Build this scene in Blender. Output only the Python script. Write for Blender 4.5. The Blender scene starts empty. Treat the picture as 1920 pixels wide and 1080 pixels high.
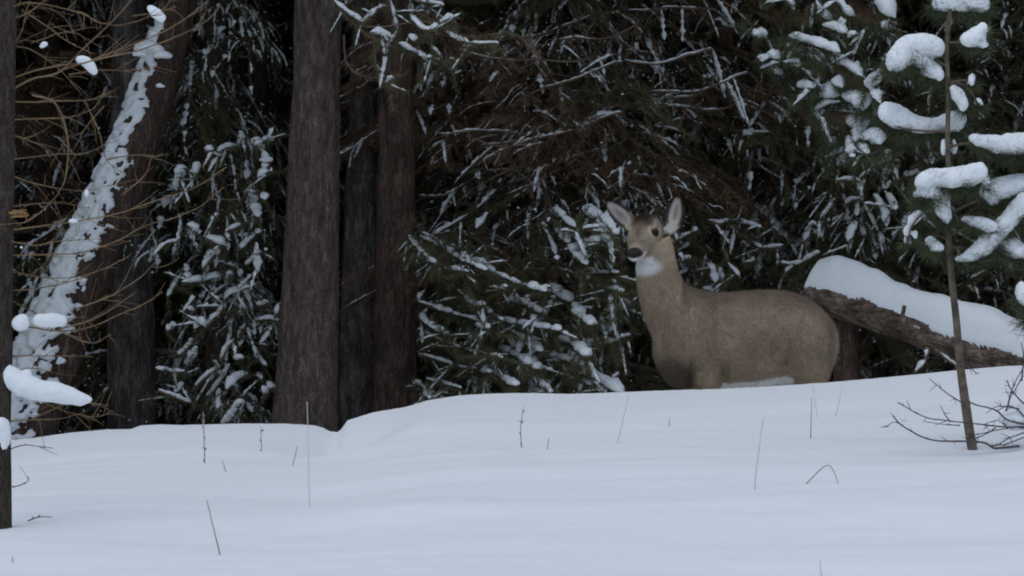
import bpy, bmesh, math, random
import numpy as np
from mathutils import Vector, noise as mnoise

SC = bpy.context.scene
COL = SC.collection
R = math.radians
F = 7000.0          # focal length in photograph pixels (1920 wide)
CZ = 1.5            # camera height

# ------------------------------------------------------------------ camera
cam = bpy.data.cameras.new('camera')
cam.lens = 36.0 * F / 1920.0
cam.sensor_width = 36.0
cam.clip_start = 0.1
cam.clip_end = 400.0
cam_o = bpy.data.objects.new('camera', cam)
cam_o.location = (0, 0, CZ)
cam_o.rotation_euler = (R(90), 0, 0)
COL.objects.link(cam_o)
SC.camera = cam_o

# ------------------------------------------------------------------ light
SUN_EL, SUN_AZ = R(74), R(205)      # azimuth measured clockwise from +Y; behind the camera
world = bpy.data.worlds.new('World')
SC.world = world
world.use_nodes = True
wn, wl = world.node_tree.nodes, world.node_tree.links
wn.clear()
sky = wn.new('ShaderNodeTexSky')
sky.sky_type = 'NISHITA'
sky.sun_disc = False
sky.sun_elevation = SUN_EL
sky.sun_rotation = SUN_AZ
sky.air_density = 1.0
sky.dust_density = 1.0
hs = wn.new('ShaderNodeHueSaturation')      # overcast: the blue is mostly veiled
hs.inputs['Saturation'].default_value = 0.73
bg = wn.new('ShaderNodeBackground')
bg.inputs['Strength'].default_value = 0.145
wo = wn.new('ShaderNodeOutputWorld')
wl.new(sky.outputs[0], hs.inputs['Color'])
wl.new(hs.outputs[0], bg.inputs['Color'])
wl.new(bg.outputs[0], wo.inputs['Surface'])

sun = bpy.data.lights.new('sun', 'SUN')
sun.energy = 0.8
sun.angle = R(80)
sun.color = (1.0, 0.985, 0.96)
sun_o = bpy.data.objects.new('sun', sun)
d = Vector((math.sin(SUN_AZ) * math.cos(SUN_EL), math.cos(SUN_AZ) * math.cos(SUN_EL), math.sin(SUN_EL)))
sun_o.rotation_euler = d.to_track_quat('Z', 'Y').to_euler()
COL.objects.link(sun_o)

SC.view_settings.view_transform = 'Standard'
SC.view_settings.look = 'None'
SC.view_settings.exposure = -0.03
SC.cycles.filter_width = 2.0        # a soft telephoto video frame
SC.view_settings.gamma = 1.0
SC.render.engine = 'CYCLES'
SC.cycles.max_bounces = 6
SC.cycles.diffuse_bounces = 3
SC.cycles.transparent_max_bounces = 4

rng = np.random.default_rng(7)
random.seed(7)


# ------------------------------------------------------------------ helpers
def P(px, py, D):
    """A point D metres in front of the camera, from a measurement in the photograph."""
    return np.array([(px - 960.0) / F * D, D, CZ + (540.0 - py) / F * D])


def tag(o, label=None, cat=None, group=None, kind=None):
    if label: o['label'] = label
    if cat: o['category'] = cat
    if group: o['group'] = group
    if kind: o['kind'] = kind
    return o


def empty(name, loc):
    o = bpy.data.objects.new(name, None)
    o.empty_display_size = 0.2
    o.location = loc
    COL.objects.link(o)
    return o


def link(name, mesh, parent=None, loc=(0, 0, 0), rot=(0, 0, 0), sc=1.0):
    o = bpy.data.objects.new(name, mesh)
    o.location = loc
    o.rotation_euler = rot
    o.scale = (sc, sc, sc) if not hasattr(sc, '__len__') else sc
    o.parent = parent
    COL.objects.link(o)
    return o


def unit(v):
    v = np.asarray(v, float)
    return v / np.maximum(np.linalg.norm(v, axis=-1, keepdims=True), 1e-9)


def resample(pts, step):
    """Catmull-Rom smooth a polyline and resample it at about STEP."""
    p = np.asarray(pts, float)
    if len(p) > 2:
        q = np.vstack([2 * p[0] - p[1], p, 2 * p[-1] - p[-2]])
        out = []
        for i in range(1, len(q) - 2):
            a, b, c, e = q[i - 1], q[i], q[i + 1], q[i + 2]
            t = np.linspace(0, 1, 9)[:-1, None]
            out.append(0.5 * (2 * b + (c - a) * t + (2 * a - 5 * b + 4 * c - e) * t ** 2 + (-a + 3 * b - 3 * c + e) * t ** 3))
        p = np.vstack(out + [q[-2][None]])
    L = np.r_[0, np.cumsum(np.linalg.norm(np.diff(p, axis=0), axis=1))]
    n = max(2, int(math.ceil(L[-1] / step)) + 1)
    s = np.linspace(0, L[-1], n)
    return np.stack([np.interp(s, L, p[:, k]) for k in range(3)], 1)


class TM:
    """Collects triangles, then links them as one mesh."""

    def __init__(self):
        self.V, self.Fc, self.M, self.n = [], [], [], 0
        self.C = []

    def add(self, v, f, m=0, c=None):
        v = np.asarray(v, float).reshape(-1, 3)
        f = np.asarray(f, np.int64).reshape(-1, 3)
        self.V.append(v); self.Fc.append(f + self.n); self.M.append(np.full(len(f), m, np.int32))
        self.C.append(np.zeros((len(v), 4)) if c is None else c)
        self.n += len(v)

    def arrays(self):
        if not self.V:
            self.add([(0, 0, 0), (1e-4, 0, 0), (0, 1e-4, 0)], [(0, 1, 2)])
        return np.vstack(self.V), np.vstack(self.Fc), np.concatenate(self.M)

    def add_tm(self, o, rotz=0.0, loc=(0, 0, 0), sc=1.0, pitch=0.0, remap=None):
        v, f, m = o.arrays() if isinstance(o, TM) else o
        v = v * sc
        cp, sp = math.cos(pitch), math.sin(pitch)
        v = np.stack([v[:, 0] * cp - v[:, 2] * sp, v[:, 1], v[:, 0] * sp + v[:, 2] * cp], 1)
        c, s = math.cos(rotz), math.sin(rotz)
        v = np.stack([v[:, 0] * c - v[:, 1] * s, v[:, 0] * s + v[:, 1] * c, v[:, 2]], 1) + np.asarray(loc)
        self.V.append(v); self.Fc.append(f + self.n)
        self.M.append(m if remap is None else np.asarray(remap, np.int32)[m])
        self.C.append(np.zeros((len(v), 4)))
        self.n += len(v)

    def tube(self, pts, rad, n=6, m=0, cap=True):
        p = np.asarray(pts, float)
        k = len(p)
        r = np.broadcast_to(np.asarray(rad, float), (k,))
        t = unit(np.gradient(p, axis=0))
        ref = np.array([0, 0, 1.0]) if abs(t[:, 2]).mean() < 0.8 else np.array([1.0, 0.2, 0])
        a = unit(np.cross(t, ref)); b = np.cross(a, t)
        th = np.arange(n) / n * 2 * math.pi
        ring = p[:, None] + r[:, None, None] * (a[:, None] * np.cos(th)[None, :, None] + b[:, None] * np.sin(th)[None, :, None])
        self.grid(ring, m, cap, p)

    def grid(self, ring, m=0, cap=True, p=None):
        k, n = ring.shape[:2]
        v = ring.reshape(-1, 3)
        i = np.arange(k - 1)[:, None] * n; j = np.arange(n)[None]; j2 = (j + 1) % n
        A, B, Cc, D = i + j, i + j2, i + n + j2, i + n + j
        f = np.concatenate([np.stack([A, B, Cc], -1).reshape(-1, 3), np.stack([A, Cc, D], -1).reshape(-1, 3)])
        if cap:
            c0, c1 = ring[0].mean(0), ring[-1].mean(0)
            v = np.vstack([v, c0, c1])
            j = np.arange(n); j2 = (j + 1) % n
            f = np.vstack([f, np.stack([np.full(n, k * n), j2, j], 1), np.stack([np.full(n, k * n + 1), (k - 1) * n + j, (k - 1) * n + j2], 1)])
        self.add(v, f, m)

    def mesh(self, name, mats, smooth=True):
        v, f, m = self.arrays()
        me = bpy.data.meshes.new(name)
        me.vertices.add(len(v)); me.vertices.foreach_set('co', v.astype(np.float32).ravel())
        me.loops.add(len(f) * 3); me.loops.foreach_set('vertex_index', f.astype(np.int32).ravel())
        me.polygons.add(len(f))
        me.polygons.foreach_set('loop_start', np.arange(0, len(f) * 3, 3, dtype=np.int32))
        me.polygons.foreach_set('loop_total', np.full(len(f), 3, np.int32))
        for x in mats: me.materials.append(x)
        me.polygons.foreach_set('material_index', m.astype(np.int32))
        if not isinstance(smooth, bool):
            me.polygons.foreach_set('use_smooth', np.isin(m, smooth))
        else:
            me.polygons.foreach_set('use_smooth', np.full(len(f), smooth))
        me.update(calc_edges=True)
        return me


def vnoise(v, scale, seed=0.0):
    off = Vector((seed * 13.7, seed * 7.3, seed * 3.1))
    return np.array([mnoise.noise(Vector(q) * scale + off) for q in v])


# ------------------------------------------------------------------ materials
def new_mat(name):
    m = bpy.data.materials.new(name)
    m.use_nodes = True
    n, l = m.node_tree.nodes, m.node_tree.links
    return m, n, l, n['Principled BSDF']


def mat_snow(name, bump=0.25, scale=60.0):
    m, n, l, b = new_mat(name)
    tc = n.new('ShaderNodeTexCoord')
    nz = n.new('ShaderNodeTexNoise'); nz.inputs['Scale'].default_value = scale; nz.inputs['Detail'].default_value = 5
    cr = n.new('ShaderNodeMixRGB')
    cr.inputs[1].default_value = (0.76, 0.80, 0.82, 1); cr.inputs[2].default_value = (0.85, 0.885, 0.90, 1)
    bp = n.new('ShaderNodeBump'); bp.inputs['Strength'].default_value = bump; bp.inputs['Distance'].default_value = 0.012
    l.new(tc.outputs['Object'], nz.inputs['Vector'])
    l.new(nz.outputs['Fac'], cr.inputs[0]); l.new(cr.outputs[0], b.inputs['Base Color'])
    l.new(nz.outputs['Fac'], bp.inputs['Height']); l.new(bp.outputs[0], b.inputs['Normal'])
    b.inputs['Roughness'].default_value = 0.75
    b.inputs['Specular IOR Level'].default_value = 0.2
    return m


def mat_ground():
    m, n, l, b = new_mat('ground_snow')
    tc = n.new('ShaderNodeTexCoord')
    mp = n.new('ShaderNodeMapping'); mp.inputs['Scale'].default_value = (0.45, 2.6, 1.0); mp.inputs['Rotation'].default_value = (0, 0, R(3))
    n1 = n.new('ShaderNodeTexNoise'); n1.inputs['Scale'].default_value = 1.6; n1.inputs['Detail'].default_value = 6; n1.inputs['Roughness'].default_value = 0.55
    n2 = n.new('ShaderNodeTexNoise'); n2.inputs['Scale'].default_value = 90; n2.inputs['Detail'].default_value = 4
    ad = n.new('ShaderNodeMath'); ad.operation = 'MULTIPLY_ADD'; ad.inputs[1].default_value = 0.06
    bp = n.new('ShaderNodeBump'); bp.inputs['Strength'].default_value = 0.14; bp.inputs['Distance'].default_value = 0.05
    cr = n.new('ShaderNodeMixRGB')
    cr.inputs[1].default_value = (0.77, 0.81, 0.83, 1); cr.inputs[2].default_value = (0.84, 0.875, 0.89, 1)
    l.new(tc.outputs['Object'], mp.inputs[0]); l.new(mp.outputs[0], n1.inputs['Vector'])
    l.new(tc.outputs['Object'], n2.inputs['Vector'])
    l.new(n2.outputs['Fac'], ad.inputs[0]); l.new(n1.outputs['Fac'], ad.inputs[2])
    l.new(ad.outputs[0], bp.inputs['Height']); l.new(bp.outputs[0], b.inputs['Normal'])
    l.new(n1.outputs['Fac'], cr.inputs[0]); l.new(cr.outputs[0], b.inputs['Base Color'])
    b.inputs['Roughness'].default_value = 0.8
    b.inputs['Specular IOR Level'].default_value = 0.15
    return m


def mat_bark(name, c1, c2, c3, vscale=14.0, bump=0.9, stretch=(1.0, 1.0, 0.30)):
    """Furrowed bark: grain stretched along the trunk's own length (object Z)."""
    m, n, l, b = new_mat(name)
    tc = n.new('ShaderNodeTexCoord')
    mp = n.new('ShaderNodeMapping'); mp.inputs['Scale'].default_value = stretch
    n1 = n.new('ShaderNodeTexNoise'); n1.inputs['Scale'].default_value = vscale; n1.inputs['Detail'].default_value = 7; n1.inputs['Roughness'].default_value = 0.65
    vo = n.new('ShaderNodeTexVoronoi'); vo.inputs['Scale'].default_value = vscale * 2.2; vo.feature = 'DISTANCE_TO_EDGE'
    n2 = n.new('ShaderNodeTexNoise'); n2.inputs['Scale'].default_value = 2.2; n2.inputs['Detail'].default_value = 3
    ramp = n.new('ShaderNodeValToRGB')
    ramp.color_ramp.elements[0].color = (*c1, 1); ramp.color_ramp.elements[0].position = 0.32
    ramp.color_ramp.elements[1].color = (*c3, 1); ramp.color_ramp.elements[1].position = 0.74
    e = ramp.color_ramp.elements.new(0.5); e.color = (*c2, 1)
    mx = n.new('ShaderNodeMixRGB'); mx.blend_type = 'MULTIPLY'; mx.inputs[0].default_value = 0.55
    r2 = n.new('ShaderNodeValToRGB'); r2.color_ramp.elements[0].position = 0.0; r2.color_ramp.elements[1].position = 0.16
    r2.color_ramp.elements[0].color = (0.25, 0.24, 0.23, 1); r2.color_ramp.elements[1].color = (1, 1, 1, 1)
    r3 = n.new('ShaderNodeMixRGB'); r3.blend_type = 'MULTIPLY'; r3.inputs[0].default_value = 0.5
    bp = n.new('ShaderNodeBump'); bp.inputs['Strength'].default_value = bump; bp.inputs['Distance'].default_value = 0.03
    l.new(tc.outputs['Object'], mp.inputs[0])
    for x in (n1, vo): l.new(mp.outputs[0], x.inputs['Vector'])
    l.new(tc.outputs['Object'], n2.inputs['Vector'])
    l.new(n1.outputs['Fac'], ramp.inputs[0]); l.new(vo.outputs['Distance'], r2.inputs[0])
    l.new(ramp.outputs[0], mx.inputs[1]); l.new(r2.outputs[0], mx.inputs[2])
    l.new(mx.outputs[0], r3.inputs[1]); l.new(n2.outputs['Color'], r3.inputs[2])
    l.new(mx.outputs[0], b.inputs['Base Color'])
    sm = n.new('ShaderNodeMath'); sm.operation = 'ADD'
    l.new(n1.outputs['Fac'], sm.inputs[0]); l.new(vo.outputs['Distance'], sm.inputs[1])
    l.new(sm.outputs[0], bp.inputs['Height']); l.new(bp.outputs[0], b.inputs['Normal'])
    b.inputs['Roughness'].default_value = 0.95
    b.inputs['Specular IOR Level'].default_value = 0.1
    return m


def mat_plain(name, c1, c2, scale=8.0, rough=0.8, spec=0.2):
    m, n, l, b = new_mat(name)
    tc = n.new('ShaderNodeTexCoord')
    nz = n.new('ShaderNodeTexNoise'); nz.inputs['Scale'].default_value = scale; nz.inputs['Detail'].default_value = 3
    ra = n.new('ShaderNodeValToRGB')
    ra.color_ramp.elements[0].position = 0.35; ra.color_ramp.elements[1].position = 0.65
    ra.color_ramp.elements[0].color = (*c1, 1); ra.color_ramp.elements[1].color = (*c2, 1)
    l.new(tc.outputs['Object'], nz.inputs['Vector']); l.new(nz.outputs['Fac'], ra.inputs[0])
    l.new(ra.outputs[0], b.inputs['Base Color'])
    b.inputs['Roughness'].default_value = rough
    b.inputs['Specular IOR Level'].default_value = spec
    return m


M = {
    'ground': mat_ground(),
    'snow': mat_snow('snow_load'),
    'snow_big': mat_snow('snow_pillow', 0.2, 35.0),
    'bark': mat_bark('bark_grey_brown', (0.058, 0.043, 0.036), (0.122, 0.093, 0.079), (0.25, 0.195, 0.17), 34.0),
    'bark_red': mat_bark('bark_red_brown', (0.042, 0.028, 0.022), (0.090, 0.062, 0.050), (0.18, 0.122, 0.096), 18.0),
    'bark_pale': mat_bark('bark_pale_grey', (0.050, 0.044, 0.040), (0.125, 0.108, 0.097), (0.30, 0.265, 0.245), 20.0),
    'log': mat_bark('log_wood', (0.045, 0.034, 0.027), (0.16, 0.122, 0.095), (0.36, 0.295, 0.245), 16.0, 1.0, (0.25, 1.0, 0.8)),
    'twig': mat_plain('dark_twig', (0.10, 0.072, 0.052), (0.20, 0.145, 0.105)),
    'twig_tan': mat_plain('tan_larch_twig', (0.13, 0.085, 0.045), (0.24, 0.165, 0.095)),
    'twig_grey': mat_plain('grey_sapling_bark', (0.07, 0.055, 0.042), (0.16, 0.125, 0.095), 30),
    'larch_bark': mat_bark('larch_bark', (0.030, 0.022, 0.018), (0.065, 0.050, 0.042), (0.12, 0.10, 0.09), 60.0, 0.6),
    'twig_purple': mat_plain('shrub_twig', (0.055, 0.045, 0.048), (0.13, 0.105, 0.105), 20),
    'stem': mat_plain('dry_stem', (0.22, 0.17, 0.15), (0.34, 0.27, 0.235), 30),
    'stem_pale': mat_plain('pale_dry_stem', (0.56, 0.55, 0.56), (0.64, 0.62, 0.62), 30),
    'stub': mat_plain('torn_wood', (0.22, 0.12, 0.05), (0.36, 0.22, 0.10), 60),
    'needle': mat_plain('spruce_needles', (0.055, 0.054, 0.028), (0.135, 0.128, 0.066), 3.0, 0.7),
    'needle_pine': mat_plain('pine_needles', (0.040, 0.055, 0.026), (0.085, 0.10, 0.050), 4.0, 0.6),
    'needle_brown': mat_plain('rusty_dead_needles', (0.105, 0.068, 0.043), (0.22, 0.135, 0.076), 4.0, 0.8),
}


# ------------------------------------------------------------------ the ground
CREST_Y = 17.4
cp = np.array([(-700, 800), (-300, 818), (0, 826), (20, 826), (60, 822), (130, 812), (200, 806), (243, 806), (262, 799), (300, 797), (340, 798), (420, 796), (480, 795),
               (540, 796), (590, 799), (606, 803), (618, 810), (634, 812), (643, 803), (652, 790), (700, 775), (760, 765), (800, 752), (860, 742), (920, 738), (1000, 737),
               (1060, 739), (1130, 737), (1170, 735), (1250, 732), (1350, 729), (1430, 725), (1550, 717), (1600, 713), (1700, 704), (1800, 694),
               (1880, 688), (1920, 686), (2200, 690), (2800, 700)], float)
crest_x = (cp[:, 0] - 960) / F * CREST_Y
crest_z0 = (540 - cp[:, 1]) / F * CREST_Y
fine_x = np.linspace(-3.6, 4.2, 1600)
_k = np.exp(-0.5 * (np.arange(-90, 91) / 40.0) ** 2); _k /= _k.sum()


def smooth01(t):
    t = np.clip(t, 0, 1)
    return t * t * (3 - 2 * t)


class Crest:
    fine = np.interp(fine_x, crest_x, crest_z0)


def ground_z(X, Y):
    """Height relative to the camera of the snow at (X, Y), arrays."""
    X = np.asarray(X, float); Y = np.asarray(Y, float)
    f = Crest.fine
    sm = np.convolve(np.pad(f, 90, mode='edge'), _k, 'valid')
    zc_f, zc_s = np.interp(X, fine_x, f), np.interp(X, fine_x, sm)
    w = smooth01((Y - 15.9) / 1.3)
    zc = zc_s * (1 - w) + zc_f * w
    zn = -0.926 - 0.05 * (12 - Y) - 0.0005 * np.clip(12 - Y, 0, None)
    t = np.clip((Y - 11.0) / (CREST_Y - 11.0), 0, 1)
    z_up = -0.966 * (1 - t) + zc * t
    front = np.where(Y < 11.0, -0.966 - 0.045 * np.clip(11 - Y, 0, 40), z_up)
    front = front + 0.012 * np.sin(Y * 1.9 + X * 0.35 + 0.6 * np.sin(X * 0.9)) * np.clip((17.0 - Y) / 2, 0, 1) \
        + 0.004 * np.sin(Y * 4.7 + X * 0.7 + 1.1 * np.sin(X * 1.3 + 2)) * np.clip((17.0 - Y) / 2, 0, 1)
    # the trodden hollow in front of the notch
    hx, hy = (X + 0.74) / 0.22, (Y - 16.6) / 0.5
    front = front - 0.11 * np.exp(-hx * hx - hy * hy) + 0.03 * np.exp(-((X + 0.40) / .16) ** 2 - ((Y - 16.3) / .5) ** 2) + 0.02 * np.exp(-((X + 0.62) / .22) ** 2 - ((Y - 15.7) / .18) ** 2)
    floor = -1.02 - 0.045 * np.clip(Y - 18.4, 0, 60) - 0.0 * X
    b = smooth01((Y - CREST_Y) / 0.85)
    over = zc - 0.5 * np.clip(Y - CREST_Y, 0, 9) ** 2
    back = over * (1 - b) + floor * b
    return np.where(Y <= CREST_Y, front, back)


for _ in range(4):                      # the silhouette of the bank as measured
    pxs = fine_x / CREST_Y * F
    ys = np.linspace(14.5, 18.2, 60)
    XX = pxs[:, None] / F * ys[None]
    best = (ground_z(XX, np.broadcast_to(ys, XX.shape)) / ys[None]).max(1) * CREST_Y
    want = np.interp(fine_x, crest_x, crest_z0)
    Crest.fine = Crest.fine + (want - best)


def gz(x, y):
    return float(ground_z(np.array([x]), np.array([y]))[0]) + CZ


def on_snow(px, py):
    """Where the line of sight of a photo point meets the snow in front of the crest."""
    ys = np.linspace(9, CREST_Y + 0.1, 1700)
    z = ground_z((px - 960) / F * ys, ys)
    ray = (540 - py) / F * ys
    i = np.argmax(z >= ray) if (z >= ray).any() else len(ys) - 1
    return ys[i]


def build_ground():
    xs = np.unique(np.round(np.concatenate([np.arange(-2.8, 2.9, 0.016), -2.8 - np.cumsum(0.05 * 1.12 ** np.arange(45)), 2.9 + np.cumsum(0.05 * 1.12 ** np.arange(45))]), 4))
    ys = np.unique(np.round(np.concatenate([np.arange(10.6, 18.6, 0.03), 18.6 + np.cumsum(0.06 * 1.1 ** np.arange(58)), 10.6 - np.cumsum(0.06 * 1.13 ** np.arange(36))]), 4))
    X, Y = np.meshgrid(xs, ys)
    Z = ground_z(X, Y) + CZ
    near = (np.abs(X) < 3.0) & (Y > 10.5) & (Y < 18.6)
    idx = np.argwhere(near)
    for i, j in idx[::1]:
        x, y = X[i, j], Y[i, j]
        k = min(1.0, max(0.12, (17.2 - y) / 1.2))
        Z[i, j] += k * (0.024 * mnoise.noise(Vector((x * 0.7, y * 1.7, 0))) + 0.008 * mnoise.noise(Vector((x * 1.9, y * 4.0, 3))) + 0.0018 * mnoise.noise(Vector((x * 1.3, y * 6, 5)))) + 0.0030 * k * mnoise.noise(Vector((x * 11, y * 7, 9))) + 0.0012 * mnoise.noise(Vector((x * 30, y * 16, 4)))
    v = np.stack([X, Y, Z], -1).reshape(-1, 3)
    ny, nx = X.shape
    i = np.arange(ny - 1)[:, None] * nx; j = np.arange(nx - 1)[None]
    A, B, Cc, D = i + j, i + j + 1, i + nx + j + 1, i + nx + j
    t = TM()
    t.add(v, np.concatenate([np.stack([A, B, Cc], -1).reshape(-1, 3), np.stack([A, Cc, D], -1).reshape(-1, 3)]))
    o = link('snow_ground', t.mesh('snow_ground', [M['ground']]))
    tag(o, 'smooth wind-rippled snow bank filling the foreground', kind='structure')


build_ground()


# ------------------------------------------------------------------ branches, needles, snow
def needles(tm, pts, per_m, ln, wd, m, spread=0.8, fwd=0.7, r=None):
    """Needle-sized triangles all round a twig."""
    r = r or rng
    p = np.asarray(pts, float)
    seg = np.diff(p, axis=0); L = np.linalg.norm(seg, axis=1); tot = L.sum()
    k = max(3, int(tot * per_m))
    u = r.random(k) * tot
    cum = np.r_[0, np.cumsum(L)]
    i = np.clip(np.searchsorted(cum, u, side='right') - 1, 0, len(L) - 1)
    fr = (u - cum[i]) / np.maximum(L[i], 1e-9)
    base = p[i] + seg[i] * fr[:, None]
    dirt = unit(seg[i])
    rv = r.normal(size=(k, 3)); perp = unit(rv - (rv * dirt).sum(1, keepdims=True) * dirt)
    dd = unit(dirt * fwd + perp * spread)
    side = unit(np.cross(dd, r.normal(size=(k, 3))))
    l_ = ln * (0.7 + 0.6 * r.random((k, 1)))
    a, b, c = base - side * wd / 2, base + side * wd / 2, base + dd * l_
    v = np.stack([a, b, c], 1).reshape(-1, 3)
    tm.add(v, np.arange(3 * k).reshape(-1, 3), m)


def snow_strip(tm, pts, rad, m=0, n=7, r=None, raise_=0.45, flat=0.55, lumpy=0.58, wide=1.18):
    """A load of snow lying along the upper side of a twig."""
    r = r or rng
    p = resample(pts, max(0.010, float(np.max(rad)) * (0.75 if n < 8 else 0.5)))
    k = len(p)
    if k < 4:
        p = resample(pts, np.linalg.norm(np.asarray(pts[-1]) - np.asarray(pts[0])) / 4.01); k = len(p)
    s = np.linspace(0, 1, k)
    R0 = np.interp(s, np.linspace(0, 1, len(np.atleast_1d(rad))), np.atleast_1d(rad)) if len(np.atleast_1d(rad)) > 1 else np.full(k, float(np.atleast_1d(rad)[0]))
    prof = np.clip(np.minimum(s, 1 - s) * k / 2.2, 0.0, 1) ** 0.5
    if n < 8: prof = prof * (0.45 + 0.55 * np.sin(math.pi * np.clip(s * (0.8 + .4 * r.random()), 0, 1)) ** 0.7)
    w = 1 + lumpy * r.normal(size=k)
    w = np.convolve(np.pad(w, 1, mode='edge'), [0.25, 0.5, 0.25], 'valid') if n < 8 else np.convolve(np.pad(w, 2, mode='edge'), [.15, .22, .26, .22, .15], 'valid')
    rr = np.clip(R0 * prof * np.clip(w, 0.35, 1.7), 0.0008, None)
    t = unit(np.gradient(p, axis=0))
    up = np.array([0, 0, 1.0])
    a = np.cross(t, up)
    bad = np.linalg.norm(a, axis=1) < 0.15
    a[bad] = np.cross(t[bad], np.array([0.3, 1.0, 0.0]))
    a = unit(a)
    b = np.cross(a, t)
    th = np.arange(n) / n * 2 * math.pi
    sn = np.sin(th); sn = np.where(sn > 0, sn, sn * flat)
    jit = 1 + (0.18 if n < 8 else 0.11) * r.normal(size=(k, n))
    jit = np.clip(jit, 0.6, 1.4)
    c = p + np.array([0, 0, 1.0]) * (rr * raise_)[:, None]
    ring = c[:, None] + (rr[:, None] * jit)[..., None] * (wide * a[:, None] * np.cos(th)[None, :, None] + 0.8 * b[:, None] * sn[None, :, None])
    tm.grid(ring, m)


def make_bough(seed, L=1.2, droop=0.45, hang=0.35, bare=False, brown=False, snow_p=0.6, snow_r=0.017, dens=380, nlen=0.028, nw=0.0042):
    """One bough along +X from the trunk: (wood+needles TM, snow TM)."""
    r = np.random.default_rng(seed)
    w, s = TM(), TM()
    t = np.linspace(0, 1, 12)
    main = np.stack([L * t, 0.06 * L * np.sin(t * 3 + seed), L * (0.10 * t - droop * t ** 2 + 0.12 * droop * t ** 4)], 1)
    main += np.cumsum(r.normal(size=main.shape) * (0.016 if bare else 0.009) * L, axis=0) * t[:, None]
    w.tube(main, np.interp(t, [0, 1], [0.011 * L + 0.003, 0.0025]), 5, 0)
    if not bare:
        needles(w, main[2:], dens, nlen, nw, 1, r=r)
    k = int(9 + 8 * L)
    for q in range(k):
        u = 0.10 + 0.86 * (q + r.random() * 0.7) / k
        base = np.array([np.interp(u, t, main[:, c]) for c in range(3)])
        tang = unit(np.array([np.interp(min(u + 0.06, 1), t, main[:, c]) for c in range(3)]) - base + 1e-6)
        sd = 1 if (q % 2) else -1
        ang = R(40 + 25 * r.random())
        ln = L * (0.50 - 0.32 * u) * (0.65 + 0.6 * r.random())
        if bare: ln *= 1.15
        side = np.array([-tang[1], tang[0], 0]) * sd
        dirv = unit(tang * math.cos(ang) + side * math.sin(ang) + np.array([0, 0, r.normal() * 0.12]))
        v = np.linspace(0, 1, 7)[:, None]
        tw = base + dirv * ln * v + np.array([0, 0, -1.0]) * (hang * ln * v ** 1.7) + np.cumsum(r.normal(size=(7, 3)) * 0.022 * L, axis=0) * v + side * (r.normal() * 0.22 * ln) * v ** 2
        w.tube(tw, np.interp(v[:, 0], [0, 1], [0.0034, 0.0014]) * (1 if L < 1 else 1.2), 4, 0)
        if not bare:
            needles(w, tw, dens, nlen, nw, 1, r=r)
        elif brown:
            needles(w, tw, dens * 0.6, nlen, nw * 0.8, 1, r=r)
        if r.random() < snow_p:
            a0 = 0.02 + 0.25 * r.random()
            while a0 < 0.9:
                a1 = min(1.0, a0 + 0.08 + 0.30 * r.random() ** 1.5)
                sp = np.stack([np.interp(np.linspace(a0, a1, 5), v[:, 0], tw[:, c]) for c in range(3)], 1)
                if r.random() < 0.72: snow_strip(s, sp, snow_r * (0.28 + 0.95 * r.random() ** 1.8), 0, 6, r)
                a0 = a1 + 0.04 + 0.12 * r.random()
        # twiglets
        for z in range(int((2 + 5 * ln / 0.5) * (2.2 if brown else 1))):
            u2 = 0.18 + 0.78 * r.random()
            b2 = np.array([np.interp(u2, v[:, 0], tw[:, c]) for c in range(3)])
            d2 = unit(dirv + 0.9 * np.cross(dirv, [0, 0, 1.0]) * r.choice([-1, 1]) + np.array([0, 0, -hang * (0.3 + 1.2 * r.random())]))
            l2 = ln * (0.22 + 0.3 * r.random()) * (1 - 0.4 * u2)
            v2 = np.linspace(0, 1, 4)[:, None]
            t2 = b2 + d2 * l2 * v2 + np.array([0, 0, -1.0]) * hang * 0.5 * l2 * v2 ** 2 + np.cumsum(r.normal(size=(4, 3)) * 0.05 * l2, axis=0)
            w.tube(t2, [0.0016, 0.0015, 0.0012, 0.0009], 3, 0)
            if not bare:
                needles(w, t2, dens, nlen, nw, 1, r=r)
            elif brown:
                needles(w, t2, dens * 0.55, nlen, nw * 0.8, 1, r=r)
            if r.random() < snow_p * (0.62 if not bare else 0.3):
                snow_strip(s, t2, snow_r * (0.28 + 0.75 * r.random() ** 1.6), 0, 6, r)
    # snow along the main axis
    a = 0.05
    while a < 0.95:
        e = min(0.99, a + 0.10 + 0.35 * r.random())
        if r.random() < snow_p * 1.6 + 0.1:
            uu = np.linspace(a, e, 6)
            sp = np.stack([np.interp(uu, t, main[:, c]) for c in range(3)], 1)
            snow_strip(s, sp, snow_r * (0.55 + 0.6 * r.random()), 0, 7, r)
        a = e + 0.02 + 0.08 * r.random()
    # crumbs of snow caught in the needles
    nc = int(110 * snow_p / 0.4)
    for z in range(nc):
        i_ = int(r.integers(2, 11)); c = main[i_] + np.array([r.normal() * .12 * L, r.normal() * .22 * L * (1 - .5 * i_ / 11), 0]); c[2] -= hang * abs(c[1] - main[i_][1]) * .8 - .004 + .06 * r.random()
        q = (.003 + .006 * r.random() ** 2) * (1.3 if not bare else 1)
        o_ = np.array([(1, 0, 0), (0, 1, 0), (-1, 0, 0), (0, -1, 0), (0, 0, .8), (0, 0, -.5)]) * q * (0.7 + .6 * r.random((6, 1)))
        s.add(o_ + c, [(0, 1, 4), (1, 2, 4), (2, 3, 4), (3, 0, 4), (1, 0, 5), (2, 1, 5), (3, 2, 5), (0, 3, 5)])
    if not s.V:
        snow_strip(s, main[4:8], snow_r, 0, 7, r)
    return w, s


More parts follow.
